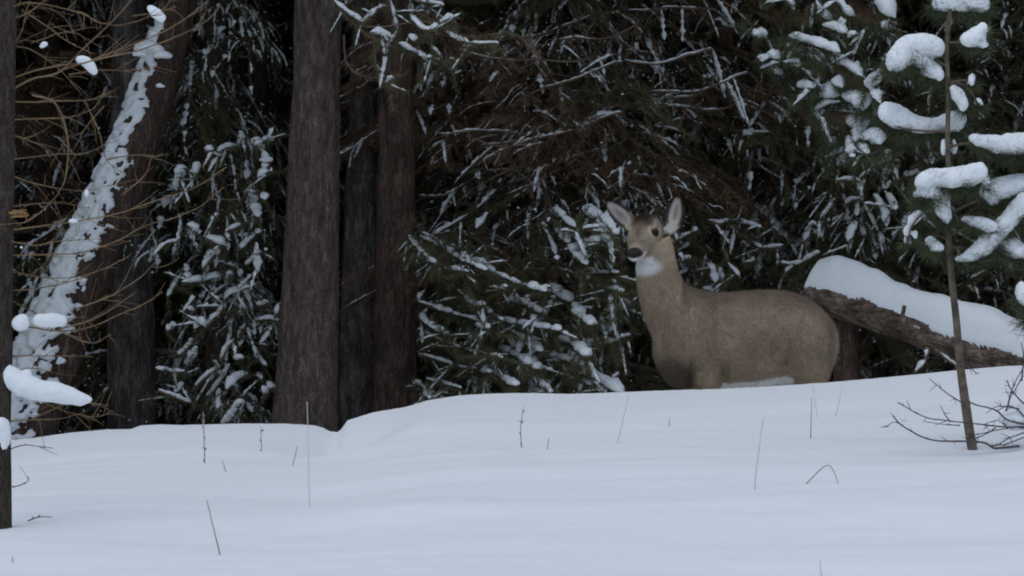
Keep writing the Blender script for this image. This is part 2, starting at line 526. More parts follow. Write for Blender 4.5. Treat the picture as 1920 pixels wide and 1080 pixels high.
BOUGHS = {'spruce': [], 'hang': [], 'laden': [], 'bare': [], 'brown': [], 'dark': []}
_raw = {}
for kind, args, cnt in (
        ('spruce', dict(L=1.25, droop=0.42, hang=0.45, snow_p=0.38, snow_r=0.0135, dens=560), 4),
        ('hang', dict(L=1.15, droop=0.62, hang=1.1, snow_p=0.46, snow_r=0.014, dens=560), 4),
        ('laden', dict(L=1.1, droop=0.62, hang=0.95, snow_p=0.85, snow_r=0.0165, dens=560), 4),
        ('bare', dict(L=1.5, droop=0.30, hang=0.55, bare=True, snow_p=0.30, snow_r=0.0055), 3),
        ('brown', dict(L=1.4, droop=0.30, hang=0.45, bare=True, brown=True, snow_p=0.20, snow_r=0.011, dens=330, nlen=0.030), 3),
        ('dark', dict(L=1.2, droop=0.40, hang=0.6, snow_p=0.05, snow_r=0.011, dens=560), 2)):
    for q in range(cnt):
        w, s = make_bough(hash_ := (sum(map(ord, kind)) * 31 + q * 101), **args)
        _raw.setdefault(kind, []).append((w.arrays(), s.arrays()))
        mats = [M['twig'], M['needle_brown'] if kind == 'brown' else M['needle']]
        BOUGHS[kind].append((w.mesh('bough_' + kind, mats, [0]), s.mesh('snow_' + kind, [M['snow']])))


def make_crown(seed, z0, z1, Rm, n=70):
    """The upper crown, out of the picture above: shades the forest floor."""
    r = np.random.default_rng(seed)
    t = TM()
    tri = []
    for q in range(n):
        f = (q + r.random()) / n
        z = z0 + (z1 - z0) * f
        rad = Rm * (1 - f) ** 0.8 + 0.15
        az = q * 2.39996 + r.random() * 0.4
        k = 26
        u = r.random((k, 1)) ** 0.7 * rad
        ang = az + r.normal(size=(k, 1)) * 0.28
        c = np.hstack([np.cos(ang) * u, np.sin(ang) * u, z - 0.35 * u + r.normal(size=(k, 1)) * 0.08])
        d1 = unit(r.normal(size=(k, 3)) * [1, 1, 0.3]) * 0.27; d2 = unit(r.normal(size=(k, 3)) * [1, 1, 0.5]) * 0.15
        v = np.stack([c - d1, c + d2, c + d1], 1).reshape(-1, 3)
        t.add(v, np.arange(3 * k).reshape(-1, 3), 0)
        v = np.stack([c - d1, c + d1, c - d2], 1).reshape(-1, 3) + [0, 0, -0.03]
        t.add(v, np.arange(3 * k).reshape(-1, 3), 0)
    return t


CROWNS = [make_crown(50 + i, 3.9, 11.5 + i, 1.9, 80).mesh('crown', [M['needle']], False) for i in range(2)]


def trunk_tm(pts, rad, n=20, amp=0.012, step=0.12, seed=0, flare=0.0):
    """A trunk with ridged bark relief. pts local, bottom first."""
    p = resample(pts, step)
    k = len(p)
    s = np.linspace(0, 1, k)
    rr = np.interp(s, np.linspace(0, 1, len(rad)), rad)
    t = unit(np.gradient(p, axis=0))
    ref = np.array([1.0, 0, 0]) if abs(t[:, 0]).mean() < 0.75 else np.array([0, 0, 1.0])
    b = unit(np.cross(t, ref)); a = np.cross(b, t)
    th = np.arange(n) / n * 2 * math.pi
    dirs = a[:, None] * np.cos(th)[None, :, None] + b[:, None] * np.sin(th)[None, :, None]
    nz = np.zeros((k, n))
    if amp > 0:
        for i in range(k):
            for j in range(n):
                q = dirs[i, j] * 6.0
                nz[i, j] = mnoise.noise(Vector((q[0] * 1.3 + seed, q[1] * 1.3, i * step * 2.2 + seed))) + 0.6 * mnoise.noise(Vector((q[0] * 3, q[1] * 3 + seed, i * step * 5)))
    r = rr[:, None] + nz * amp
    if flare:
        r = r * (1 + flare * np.exp(-s / 0.05)[:, None] * (1 + 0.5 * np.sin(th * 5 + seed))[None])
    tm = TM()
    tm.grid(p[:, None] + dirs * r[..., None])
    return tm


def blob(name, spheres, mat, voxel=0.012, noise_amp=0.008, noise_scale=14, seed=0, smooth_it=6, join=True):
    """Spheres (x, y, z, rx, ry, rz) melted into one soft lump of snow."""
    t = TM()
    u = np.linspace(0, math.pi, 11); th = np.arange(16) / 16 * 2 * math.pi
    if join:
        ext = []
        for A, B in zip(spheres[:-1], spheres[1:]):
            dist = math.dist(A[:3], B[:3])
            if dist < 1.7 * max(A[3], B[3]):
                ext += [tuple(a_ * (1 - f_) + b2_ * f_ for a_, b2_ in zip(A, B)) for f_ in (.33, .67)]
        spheres = list(spheres) + ext
    for (x, y, z, a, b_, c) in spheres:
        ring = np.stack([np.outer(np.sin(u), np.cos(th)) * a + x, np.outer(np.sin(u), np.sin(th)) * b_ + y, np.outer(np.cos(u), np.ones(16)) * c + z], -1)
        ring[0] += (np.random.default_rng(1).random((16, 3)) - .5) * 1e-4
        t.grid(ring[::-1])
    me = t.mesh('tmp', [])
    o = bpy.data.objects.new('tmp', me); COL.objects.link(o)
    md = o.modifiers.new('r', 'REMESH'); md.mode = 'VOXEL'; md.voxel_size = voxel
    sm = o.modifiers.new('s', 'SMOOTH'); sm.iterations = smooth_it; sm.factor = 0.5
    dg = bpy.context.evaluated_depsgraph_get()
    out = bpy.data.meshes.new_from_object(o.evaluated_get(dg))
    bpy.data.objects.remove(o); bpy.data.meshes.remove(me)
    ne = np.empty(len(out.edges) * 2, np.int32); out.edges.foreach_get('vertices', ne); ne = ne.reshape(-1, 2)
    lab = np.arange(len(out.vertices))
    while True:
        new = lab.copy(); np.minimum.at(new, ne[:, 0], lab[ne[:, 1]]); np.minimum.at(new, ne[:, 1], lab[ne[:, 0]]); new = new[new]
        if (new == lab).all(): break
        lab = new
    ids, cnt = np.unique(lab, return_counts=True)
    if len(ids) > 1:
        print('LUMP in pieces:', name, seed, cnt)
        bmm = bmesh.new(); bmm.from_mesh(out); bmm.verts.ensure_lookup_table()
        bmesh.ops.delete(bmm, geom=[bmm.verts[i] for i in np.where(lab != ids[cnt.argmax()])[0]], context='VERTS')
        bmm.to_mesh(out); bmm.free()
    n = len(out.vertices)
    v = np.empty(n * 3, np.float32); out.vertices.foreach_get('co', v); v = v.reshape(-1, 3)
    nn = np.empty(n * 3, np.float32); out.vertices.foreach_get('normal', nn); nn = nn.reshape(-1, 3)
    if noise_amp:
        nz = vnoise(v, noise_scale, seed) + 0.45 * vnoise(v, noise_scale * 3, seed + 2)
        v = v + nn * (nz * noise_amp)[:, None]
        out.vertices.foreach_set('co', v.astype(np.float32).ravel())
    if mat is not None: out.materials.append(mat)
    out.polygons.foreach_set('use_smooth', np.ones(len(out.polygons), bool))
    out.name = name
    out.update()
    return out


# ------------------------------------------------------------------ forest trees
# no spruce bough hangs in front of these trunks
CLEAR = [(505, 800, 24.6), (195, 300, 24.2), (1342, 1390, 23.2), (1556, 1616, 22.0), (1712, 1764, 23.8)]


def forest_tree(name, label, cat, px, D, rad, kinds, h_top=4.0, n=36, spread=1.0, bark='bark', height=11.0, lean=0.0, seed=0, group='snowy forest trees', h0=0.25, crown=True):
    x = (px - 960) / F * D
    base = np.array([x, D, gz(x, D) - 0.05])
    root = empty(name, base)
    tag(root, label, cat, group)
    r = np.random.default_rng(1000 + seed)
    pts = [(0, 0, -0.15), (lean * 0.3, 0, 2.5), (lean, 0, height * 0.6), (lean * 1.3, 0, height)]
    link('trunk', trunk_tm(pts, [rad, rad * 0.86, rad * 0.55, rad * 0.1], 14, rad * 0.06, 0.25, seed, 0.15).mesh('trunk', [M[bark]]), root)
    if n:
        for q in range(n):
            f = (q + 0.5) / n
            z = h0 + f * (h_top - h0)
            kd = kinds[int(r.integers(len(kinds)))]
            bm, sm = BOUGHS[kd][int(r.integers(len(BOUGHS[kd])))]
            az = q * 2.39996 + r.random() * 0.8
            sc = spread * (1.12 - 0.30 * z / h_top) * (0.75 + 0.5 * r.random())
            xx = lean * 0.3 * z / 2.5
            tipx, tipd = x + xx + math.cos(az) * sc * 1.3, D + math.sin(az) * sc * 1.3
            tpx = tipx / tipd * F + 960; mpx = (x + xx + math.cos(az) * sc * .65) / (D + math.sin(az) * sc * .65) * F + 960; npx = (x + xx + math.cos(az) * sc) / (D + math.sin(az) * sc) * F + 960
            if any(a < q_ < b and min(tipd, D) < dz for a, b, dz in CLEAR for q_ in (tpx, mpx, npx)):
                continue
            bo = link('bough', bm, root, (xx + math.cos(az) * rad * 0.5, math.sin(az) * rad * 0.5, z), (0, R(r.normal() * 8), az), sc)
            link('snow_load', sm, bo)['kind'] = 'stuff'
    if crown:
        link('crown', CROWNS[seed % 2], root, (lean, 0, 0.0), (0, 0, seed * 1.1), (0.9 + 0.25 * spread, 0.9 + 0.25 * spread, height / 11.0))
    return root


SP = 'spruce'
TREES = [
    # name, label, cat, px, D, radius, kinds, n, spread, bark, seed, h0
    ('spruce_tree', 'drooping snow-laden spruce between the leaning trunk and the thick trunk', 'spruce', 405, 23.4, .075, ['laden', 'laden', 'hang'], 84, .95, 'bark', 1, -.1),
    ('spruce_tree', 'thin snowy spruce pressed against the left side of the thick trunk', 'spruce', 486, 24.4, .06, ['laden', 'hang', 'dark'], 66, .85, 'bark', 2, .0),
    ('spruce_tree', 'dim snowy spruce behind the pale grey trunk at left', 'spruce', 320, 25.4, .08, ['laden', 'hang'], 46, 1.0, 'bark', 3, .0),
    ('spruce_tree', 'dark sparse-snow spruce in the shade at the far left edge', 'spruce', 90, 24.5, .09, ['dark', 'dark', 'bare', 'brown'], 44, 1.1, 'bark_red', 4, .0),
    ('spruce_tree', 'dark spruce above the top of the leaning snowy trunk', 'spruce', 190, 27.0, .09, ['dark', 'spruce', 'dark'], 44, 1.1, 'bark', 5, .2),
    ('spruce_tree', 'dark spruce seen in the gap between the thick trunk and the dim one', 'spruce', 665, 27.5, .08, ['dark', 'brown', 'dark'], 40, 1.0, 'bark', 6, .0),
    ('spruce_tree', 'young snowy fir right of the reddish trunk, boughs down to the bank', 'fir', 905, 23.2, .055, ['spruce', 'dark', 'dark', 'brown'], 52, .9, 'bark', 7, -.2),
    ('spruce_tree', 'brown-needled conifer behind the middle of the picture', 'conifer', 960, 25.0, .07, ['brown', 'bare', 'spruce'], 56, 1.15, 'bark_red', 8, .2),
    ('spruce_tree', 'rusty half-bare conifer above the young fir', 'conifer', 850, 26.5, .075, ['brown', 'brown', 'bare'], 54, 1.1, 'bark_red', 9, .8),
    ('spruce_tree', 'snowy fir just left of the deer head', 'fir', 1085, 23.2, .06, ['laden', 'hang', 'dark', 'brown'], 60, .95, 'bark', 10, -.2),
    ('spruce_tree', 'tall snow-speckled spruce above the deer ears', 'spruce', 1225, 25.0, .08, ['spruce', 'brown', 'bare', 'dark'], 66, 1.15, 'bark', 11, .2),
    ('spruce_tree', 'snowy spruce behind the deer neck and shoulder', 'spruce', 1295, 23.8, .06, ['hang', 'laden', 'dark'], 50, .9, 'bark', 12, -.1),
    ('spruce_tree', 'dark spruce over the middle of the deer back', 'spruce', 1430, 24.6, .075, ['hang', 'dark', 'spruce'], 52, 1.0, 'bark', 13, .0),
    ('spruce_tree', 'snowy spruce over the deer rump, left of the log end', 'spruce', 1510, 26.8, .08, ['hang', 'spruce'], 50, 1.05, 'bark', 14, .0),
    ('spruce_tree', 'spruce with hanging white sprays above the raised log end', 'spruce', 1600, 23.6, .065, ['hang', 'laden', 'dark'], 52, .95, 'bark', 15, .4),
    ('spruce_tree', 'dark spruce behind the middle of the snowy log', 'spruce', 1720, 25.6, .08, ['hang', 'dark'], 50, 1.05, 'bark', 16, .2),
    ('spruce_tree', 'snowy spruce behind the young pine at right', 'spruce', 1830, 23.5, .07, ['spruce', 'hang', 'dark'], 50, 1.0, 'bark', 17, .5),
    ('spruce_tree', 'snowy spruce cut by the right edge of the picture', 'spruce', 1935, 25.0, .08, ['spruce', 'hang'], 46, 1.1, 'bark', 18, .3),
    ('spruce_tree', 'brown twiggy conifer at the top of the picture left of the pine boughs', 'conifer', 1375, 27.4, .08, ['brown', 'bare', 'spruce'], 54, 1.2, 'bark_red', 19, .8),
    ('spruce_tree', 'dim spruce deep in the wood behind the middle fir', 'spruce', 1030, 28.5, .09, ['spruce', 'brown', 'dark'], 50, 1.2, 'bark', 20, .0),
    ('spruce_tree', 'dim spruce deep in the wood left of the thick trunk top', 'spruce', 470, 28.4, .09, ['spruce', 'hang', 'dark'], 50, 1.15, 'bark', 21, .2),
    ('spruce_tree', 'dim spruce deep in the wood behind the hanging white sprays', 'spruce', 1640, 28.8, .09, ['spruce', 'dark', 'hang'], 50, 1.2, 'bark', 22, .0),
    ('dead_conifer', 'rusty twiggy conifer between the reddish trunk and the middle of the picture', 'conifer', 835, 23.6, .05, ['brown', 'bare', 'dark'], 60, 1.0, 'bark_red', 23, 1.6),
    ('dead_conifer', 'rusty twiggy conifer in the upper middle, left of the thin dark trunk', 'conifer', 1010, 23.4, .05, ['brown', 'bare', 'dark', 'spruce'], 60, 1.05, 'bark_red', 24, 1.75),
    ('dead_conifer', 'rusty twiggy conifer above the deer, right of the thin dark trunk', 'conifer', 1255, 23.6, .05, ['brown', 'bare', 'dark', 'spruce'], 60, 1.05, 'bark_red', 25, 1.75),
    ('dead_conifer', 'brown conifer in the shade above the log end', 'conifer', 1480, 24.1, .05, ['brown', 'hang', 'dark'], 50, 1.0, 'bark_red', 26, 1.0),
]
for (nm, lb, ct, px, D, rad, kinds, n, spread, bark, sd, h0) in TREES:
    forest_tree(nm, lb, ct, px, D, rad, kinds, n=n, spread=spread, bark=bark, seed=sd, h0=h0, h_top=4.3)


# the far wood: one mass
def far_woods():
    r = np.random.default_rng(77)
    t = TM()
    spots = []
    for row, (D, gap) in enumerate(((31, 1.25), (34, 1.5), (38, 1.7), (43, 2.0), (49, 2.4))):
        half = 4.5 + (D - 31) * 0.42 + 2.5
        x = -half + r.random()
        while x < half:
            spots.append((x, D + r.normal() * 0.8)); x += gap * (0.7 + 0.6 * r.random())
    # beside the picture the forest goes on
    for D in (20.5, 23.5, 27):
        for sgn in (-1, 1):
            for k in range(4):
                spots.append((sgn * (D * 0.137 + 1.7 + k * 1.9 + r.random() * 0.5), D + r.normal() * 0.6))
    keys = ['spruce', 'hang', 'dark', 'brown']
    lod = {}
    for k in keys:
        for i, (w, s) in enumerate(_raw[k][:2]):
            v, f, m = w
            keep = (m == 0) & (r.random(len(f)) < 0.0)
            nd = np.where(m == 1)[0]
            nd = nd[r.random(len(nd)) < 0.075]
            tri = v[f[nd]]
            c = tri.mean(1, keepdims=True)
            tri = c + (tri - c) * np.array([2.6, 2.6, 2.6])
            e = tri[:, 1] - tri[:, 0]; tri[:, 1] = tri[:, 0] + e * 2.2
            a = (tri.reshape(-1, 3), np.arange(len(nd) * 3).reshape(-1, 3), np.ones(len(nd), np.int32))
            lod[(k, i)] = (a, s)
    for (x, y) in spots:
        g = gz(x, y)
        h = 11 + 3 * r.random()
        rad = 0.09 + 0.05 * r.random()
        t.tube(np.array([(x, y, g - 0.2), (x, y, g + h * 0.5), (x, y, g + h)]), [rad, rad * 0.6, 0.02], 8, 0)
        far = y > 30
        nb = 20 if far else 16
        for q in range(nb):
            z = 0.2 + (q + 0.5) / nb * 5.4
            k = keys[int(r.choice(4, p=[.32, .28, .25, .15]))]
            a, s = lod[(k, int(r.integers(2)))]
            az = q * 2.4 + r.random(); sc = 1.35 * (0.75 + 0.5 * r.random())
            t.add_tm(a, az, (x, y, g + z), sc)
            if y < 40 and x * x < (y * 0.15) ** 2 and r.random() < 0.45:
                v, f, m = s
                t.add_tm((v, f, np.full(len(f), 2, np.int32)), az, (x, y, g + z), sc)
        v, f, m = make_crown(int(r.integers(1e6)), 4.6, h, 2.3, 40).arrays()
        t.add_tm((v, f, np.ones(len(f), np.int32)), 0, (x, y, g))
    o = link('far_woods', t.mesh('far_woods', [M['bark'], M['needle'], M['snow']], [0, 2]))
    tag(o, 'dim mass of snowy conifers deep behind the nearer trees', 'woods', kind='stuff')


far_woods()


def big_trunk(name, label, cat, pts_px, D, rad_px, bark, seed, height_px=-700, group='standing trunks at the forest edge', crown=True, amp=0.014):
    """A trunk measured at points of the photograph, carried on up out of the picture and down to the forest floor."""
    b = P(pts_px[0][0], pts_px[0][1], D)
    floor = gz(b[0], D)
    base = np.array([b[0] + 0.0, D, floor])
    root = empty(name, base); tag(root, label, cat, group)
    w = [P(a, c, D) for a, c in pts_px]
    d0 = unit(w[0] - w[1])
    low = w[0] + d0 * ((w[0][2] - floor + 0.2) / max(0.3, -d0[2]))
    d1 = unit(w[-1] - w[-2])
    pts = np.array([low] + w + [w[-1] + d1 * 3, w[-1] + d1 * 7.5]) - base
    rp = np.array(rad_px) / F * D
    rad = np.interp(np.r_[pts[:, 2]], np.r_[pts[1:-2, 2]], rp)
    rad[-2] = rp[-1] * 0.8; rad[-1] = rp[-1] * 0.3
    p = resample(pts, 0.3)
    rr = np.interp(p[:, 2], pts[:, 2], rad)
    link('trunk', trunk_tm(p, rr, 40, amp, 0.045 if amp > 0.01 else 0.09, seed, 0.10).mesh('trunk', [M[bark]]), root)
    if crown:
        top = pts[-3]
        link('crown', CROWNS[seed % 2], root, (top[0], 0, 1.3), (0, 0, seed), (1.2, 1.2, 1.0))
    return root, base


def sub(base, arr):
    return [np.asarray(a) - base for a in arr]


t_thick, b_thick = big_trunk('pine_tree', 'thickest straight grey-brown trunk standing at the edge of the bank', 'tree', [(571, 800), (583, 500), (592, 200), (597, 0)], 20.6, [58, 51, 45, 43], 'bark', 31)
t_red, b_red = big_trunk('pine_tree', 'dark reddish trunk with the snowy fan of low boughs at its right', 'tree', [(741, 780), (742, 500), (742, 250), (744, 0)], 22.0, [40, 37, 33, 31], 'bark_red', 32)
t_dim, b_dim = big_trunk('pine_tree', 'dim pale-flecked trunk half hidden between the thick and the reddish trunk', 'tree', [(668, 790), (675, 500), (682, 200), (686, 0)], 23.2, [38, 33, 26, 22], 'bark_pale', 33)
t_grey, b_grey = big_trunk('pine_tree', 'broad grey trunk behind the leaning snowy trunk at left', 'tree', [(247, 805), (246, 600), (243, 300), (240, 0)], 23.0, [44, 42, 36, 30], 'bark_pale', 34)
t_five, b_five = big_trunk('pine_tree', 'slim dark trunk rising behind the deer back', 'tree', [(1368, 540), (1366, 400), (1362, 250), (1358, 0)], 23.2, [21, 20, 18, 16], 'bark_red', 35, amp=0.006)
xs_ = (1586 - 960) / F * 21.25
zs_ = gz(xs_, 21.25)
snag = empty('tree_stump', (xs_, 21.25, zs_)); tag(snag, 'dark broken stump right behind the deer rump, holding up the log end', 'stump')
hs_ = P(1586, 592, 21.25)[2] - zs_
link('trunk', trunk_tm([(0, 0, -.15), (0.005, 0, hs_ * .5), (0.0, 0, hs_)], [27 / F * 21.25, 25 / F * 21.25, 23 / F * 21.25], 32, .007, .04, 36, .1).mesh('trunk', [M['bark_red']]), snag)
t_sev, b_sev = big_trunk('pine_tree', 'dark leaning trunk seen below and above the middle of the log', 'tree', [(1705, 700), (1722, 600), (1740, 480), (1770, 200), (1790, 0)], 24.0, [30, 27, 24, 22, 20], 'bark_red', 37, amp=0.006)
t_top, b_top = big_trunk('dead_tree', 'thin dark trunk in the upper middle with bare snow-lined branches', 'tree', [(1160, 560), (1163, 300), (1167, 160), (1168, 0)], 22.7, [10, 11, 12, 12], 'bark', 38, amp=0.004)
big_trunk('pine_tree', 'black trunk in the deep shade right of the first larch stem', 'tree', [(150, 800), (150, 500), (152, 200), (153, 0)], 25.8, [36, 33, 30, 28], 'bark_red', 39, amp=0.006)
big_trunk('pine_tree', 'slim trunk among the drooping spruce boughs left of the thick trunk', 'tree', [(466, 800), (464, 500), (462, 200), (461, 0)], 24.8, [19, 17, 15, 13], 'bark', 40, amp=0.004)


# ------------------------------------------------------------------ boughs read off the photograph
def px_poly(pts, D, D2=None):
    D2 = D if D2 is None else D2
    k = len(pts)
    return np.array([P(a, b, D + (D2 - D) * i / max(1, k - 1)) for i, (a, b) in enumerate(pts)])


def measured_boughs(root, base, segs, D, r_px, needle='needle', nl=0.04, nd=600, wig=0.0, twig='twig', D2=None, side=True, seed=0, name='bough', fat=0.85):
    """Each measured line becomes a bough: dark twig with needles, and its load of snow."""
    r = np.random.default_rng(900 + seed)
    for sg in segs:
        rp = r_px
        pts = sg
        if isinstance(sg[0], (int, float)):
            rp = sg[0]; pts = sg[1]
        if fat < 1 and rp > 10: rp = 10 + (rp - 10) * 0.45
        dd = D + r.normal() * 0.15
        w = px_poly(pts, dd, (D2 + r.normal() * 0.15) if D2 else dd + r.normal() * 0.12) - base
        rad = rp / F * D * fat
        t = TM(); s = TM()
        under = w - np.array([0, 0, rad * 0.55])
        q = resample(under, 0.05)
        t.tube(q, np.linspace(0.007, 0.003, len(q)), 5, 0)
        if nd:
            needles(t, q, nd, nl, 0.0045, 1, 1.0, 0.5, r=r)
            if side:
                for z in range(int(len(q) * 0.9)):
                    i = int(r.integers(len(q)))
                    dv = unit(np.gradient(q, axis=0)[i] + r.normal(size=3) * 0.7 + [0, 0, -0.35])
                    tw = q[i] + dv * np.linspace(0, 0.09 + 0.12 * r.random(), 4)[:, None]
                    t.tube(tw, [.002, .0018, .0015, .001], 3, 0)
                    needles(t, tw, nd, nl * 0.8, 0.004, 1, r=r)
                    if r.random() < 0.4: snow_strip(s, tw, rad * (0.25 + 0.35 * r.random()), 0, 6, r)
        ws = resample(w, 0.03)
        if len(ws) > 3:
            ws = ws + np.cumsum(r.normal(size=ws.shape), 0) * 0.0015
        # the load breaks into lumps here and there
        a = 0.0; Lw = np.linalg.norm(np.diff(ws, axis=0), axis=1).sum()
        while a < 0.97:
            e = min(1.0, a + (0.16 + 0.45 * r.random()) / max(Lw, 0.2) * 0.7)
            if e > 0.9: e = 1.0
            uu = np.linspace(a, e, 7); xs_ = np.linspace(0, 1, len(ws))
            sp = np.stack([np.interp(uu, xs_, ws[:, c]) for c in range(3)], 1)
            snow_strip(s, sp, rad * np.array([0.6, 1.0, 1.1, 0.8]) * (0.6 + 0.55 * r.random()), 0, 10, r, 0.25, 0.8, 0.42, 1.05)
            a = e + 0.004 if r.random() < 0.65 else e + 0.035 / max(Lw, 0.2)
        b = link(name, t.mesh('bough', [M[twig], M[needle]], [0]), root)
        link('snow_load', s.mesh('snow', [M['snow']]), b)['kind'] = 'stuff'


def conv(segs, ox, oy, sc):
    out = []
    for sg in segs:
        if isinstance(sg[0], (int, float)):
            out.append((sg[0], [(ox + a / sc, oy + b / sc) for a, b in sg[1]]))
        else:
            out.append([(ox + a / sc, oy + b / sc) for a, b in sg])
    return out


# low fan of boughs right of the reddish trunk
fan = conv([
    (5, [(640, 100), (690, 150), (770, 210)]), (8, [(690, 100), (830, 175), (990, 240)]), (6, [(680, 190), (800, 240), (905, 265)]), (9, [(900, 200), (1020, 260), (1130, 310), (1250, 340)]),
    (16, [(1250, 320), (1370, 390), (1410, 450), (1460, 500)]), (6, [(860, 345), (960, 420), (1060, 480)]), (9, [(1060, 480), (1200, 500), (1330, 520)]), (8, [(680, 390), (790, 430), (890, 460), (990, 490)]),
    (7, [(690, 440), (720, 490), (820, 550)]), (6, [(680, 520), (800, 580), (930, 620), (1050, 640)]), (9, [(1040, 490), (1130, 610), (1230, 700)]), (9, [(1000, 480), (1120, 540), (1240, 620)]),
    (13, [(1180, 640), (1250, 640), (1340, 660), (1420, 690)]), (15, [(1330, 700), (1440, 720), (1530, 760), (1600, 800)]), (11, [(1380, 720), (1440, 750), (1520, 800)]), (8, [(1000, 690), (1050, 740), (1120, 790)]),
    (20, [(1310, 70), (1370, 150), (1440, 230)]), (6, [(1240, 40), (1280, 130), (1310, 210)]), (12, [(1300, -10), (1390, 70)]), (15, [(1440, -20), (1500, 20), (1570, 90)]), (12, [(1490, 110), (1545, 130)]),
    (5, [(680, 630), (800, 665), (900, 690), (1030, 680)]), (6, [(720, 740), (790, 765), (870, 790)]), (7, [(670, 765), (710, 790), (730, 835)]), (8, [(1150, 560), (1140, 640), (1240, 700)]),
    (11, [(1330, 560), (1390, 590), (1440, 640)]), (10, [(1100, 380), (1160, 410), (1230, 450)]), (6, [(1010, 320), (1080, 335)]), (9, [(920, 500), (990, 520)]), (10, [(1050, 600), (1110, 640), (1190, 680)]),
    (9, [(1420, 130), (1500, 125)]), (8, [(1390, 265), (1590, 275)]), (8, [(1440, 600), (1530, 580), (1640, 540)]), (7, [(960, 400), (1010, 450)]), (5, [(830, 140), (900, 190)]),
    (9, [(1150, 720), (1230, 740), (1290, 800)]), (8, [(940, 700), (1000, 720)]), (7, [(870, 370), (930, 400), (980, 410)]), (7, [(1480, 330), (1590, 350)]), (8, [(1560, 450), (1640, 400)])], 500, 400, 2.4)
measured_boughs(t_red, b_red, fan, 21.6, 8, 'needle', 0.045, 700, D2=20.9, seed=1, fat=0.85)

# bough hanging into the top of the picture from the thick trunk
topb = conv([
    (7, [(430, -40), (450, 5), (510, 55), (570, 100)]), (8, [(570, 105), (600, 80), (650, 30)]), (13, [(610, 140), (680, 150), (760, 205), (855, 240)]), (10, [(665, 150), (680, 190), (680, 240)]),
    (9, [(690, -30), (710, 60), (730, 150)]), (10, [(790, 70), (840, 120), (890, 130), (960, 80), (990, 75)]), (9, [(955, 135), (1000, 170), (1060, 195)]), (5, [(1060, 190), (1190, 190)]), (8, [(885, 205), (935, 265)]),
    (7, [(760, -30), (830, 0), (935, 20)]), (5, [(640, 295), (675, 345)]), (6, [(685, 372), (712, 345)]), (6, [(860, 265), (885, 255)]), (6, [(500, 20), (525, -10)]), (5, [(970, 260), (990, 275)]), (7, [(780, 160), (820, 185)])], 440, 0, 2.4)
measured_boughs(t_thick, b_thick, topb, 20.2, 8, 'needle', 0.05, 420, seed=2)
# its bearing limbs
t = TM()
for pl in ([(600, -160), (630, -10), (668, 38), (700, 62), (790, 98)], [(668, 38), (720, 40), (800, 30), (880, 60), (960, 50), (1010, 95)], [(645, 55), (650, 110), (690, 135), (760, 130)], [(700, 62), (712, 150), (735, 148)]):
    q = resample(px_poly(pl, 20.3) - b_thick + np.array([0, 0, -0.03]), 0.08)
    t.tube(q, np.linspace(0.011 if pl[0][1] < 0 else 0.0055, 0.0035, len(q)), 6, 0)
    needles(t, q[len(q) // 3:], 250, 0.05, 0.0045, 1)
link('bough', t.mesh('limb', [M['twig'], M['needle_brown']], [0]), t_thick)

# pine bough in the upper right
pineb = conv([
    (16, [(165, 200), (260, 225), (330, 255), (375, 330)]), (17, [(355, 245), (430, 275), (500, 320), (565, 375)]), (10, [(180, 155), (280, 185), (410, 235)]), (13, [(235, 435), (290, 425), (330, 440)]),
    (15, [(315, 410), (420, 425), (500, 455), (520, 490)]), (18, [(440, 525), (520, 565), (590, 635)]), (12, [(385, 350), (425, 385)]), (10, [(85, 235), (150, 260)]), (7, [(325, 515), (350, 580), (380, 640)]), (7, [(520, 400), (550, 470), (545, 550)]),
    (22, [(565, -30), (610, 30), (655, 80)]), (13, [(170, -20), (215, 45)]), (13, [(330, 110), (390, 120), (445, 150)]), (9, [(30, 150), (70, 160)]), (10, [(230, 375), (300, 390)]), (9, [(160, 270), (240, 285)]), (8, [(450, 600), (465, 690)]), (7, [(480, 630), (530, 675)]),
    (12, [(300, -10), (330, 60), (380, 90)]), (14, [(400, -20), (440, 50), (480, 70)]), (7, [(520, 130), (470, 240)]), (8, [(100, 300), (170, 350)])], 1400, 0, 2.348)
measured_boughs(t_five, b_five, pineb, 20.6, 14, 'needle_pine', 0.085, 520, seed=3, fat=1.08)
t = TM()
for pl in ([(1362, 70), (1410, 88), (1470, 88), (1540, 112), (1600, 130), (1640, 165)], [(1410, 88), (1450, 130), (1520, 190), (1590, 220), (1645, 275)], [(1364, -30), (1450, 20), (1560, 10), (1660, 20)]):
    q = resample(px_poly(pl, 23.2, 20.7) - b_five + np.array([0, 0, -0.05]), 0.08)
    t.tube(q, np.linspace(0.018, 0.006, len(q)), 6, 0)
    needles(t, q[len(q) // 3:], 500, 0.09, 0.0045, 1, 1.0, 0.6)
link('bough', t.mesh('limb', [M['twig'], M['needle_brown']], [0]), t_five)

# boughs right of the deer head, on the slim dark trunk
headb = conv([(8, [(585, 185), (640, 200), (690, 185)]), (8, [(690, 185), (770, 195), (850, 215)]), (8, [(400, 295), (460, 265), (540, 225)]), (6, [(680, 215), (720, 250)]), (9, [(575, 395), (610, 420), (620, 490)]), (7, [(640, 410), (650, 480)]),
              (7, [(680, 390), (740, 460)]), (7, [(755, 290), (770, 330)]), (6, [(780, 340), (800, 380)]), (7, [(800, 290), (850, 320), (950, 310)]), (8, [(430, 340), (490, 300)]), (6, [(660, 330), (690, 380)]), (7, [(440, 450), (490, 420)]), (7, [(520, 510), (550, 470)]),
              (9, [(935, 385), (1010, 395), (1060, 370), (1120, 335)]), (8, [(1050, 260), (1100, 200), (1130, 270)]), (7, [(560, 515), (610, 525)]), (6, [(900, 220), (930, 270)]), (7, [(460, 380), (500, 370)])], 1100, 340, 2.572)
measured_boughs(t_five, b_five, headb, 22.6, 8, 'needle', 0.04, 600, seed=4)

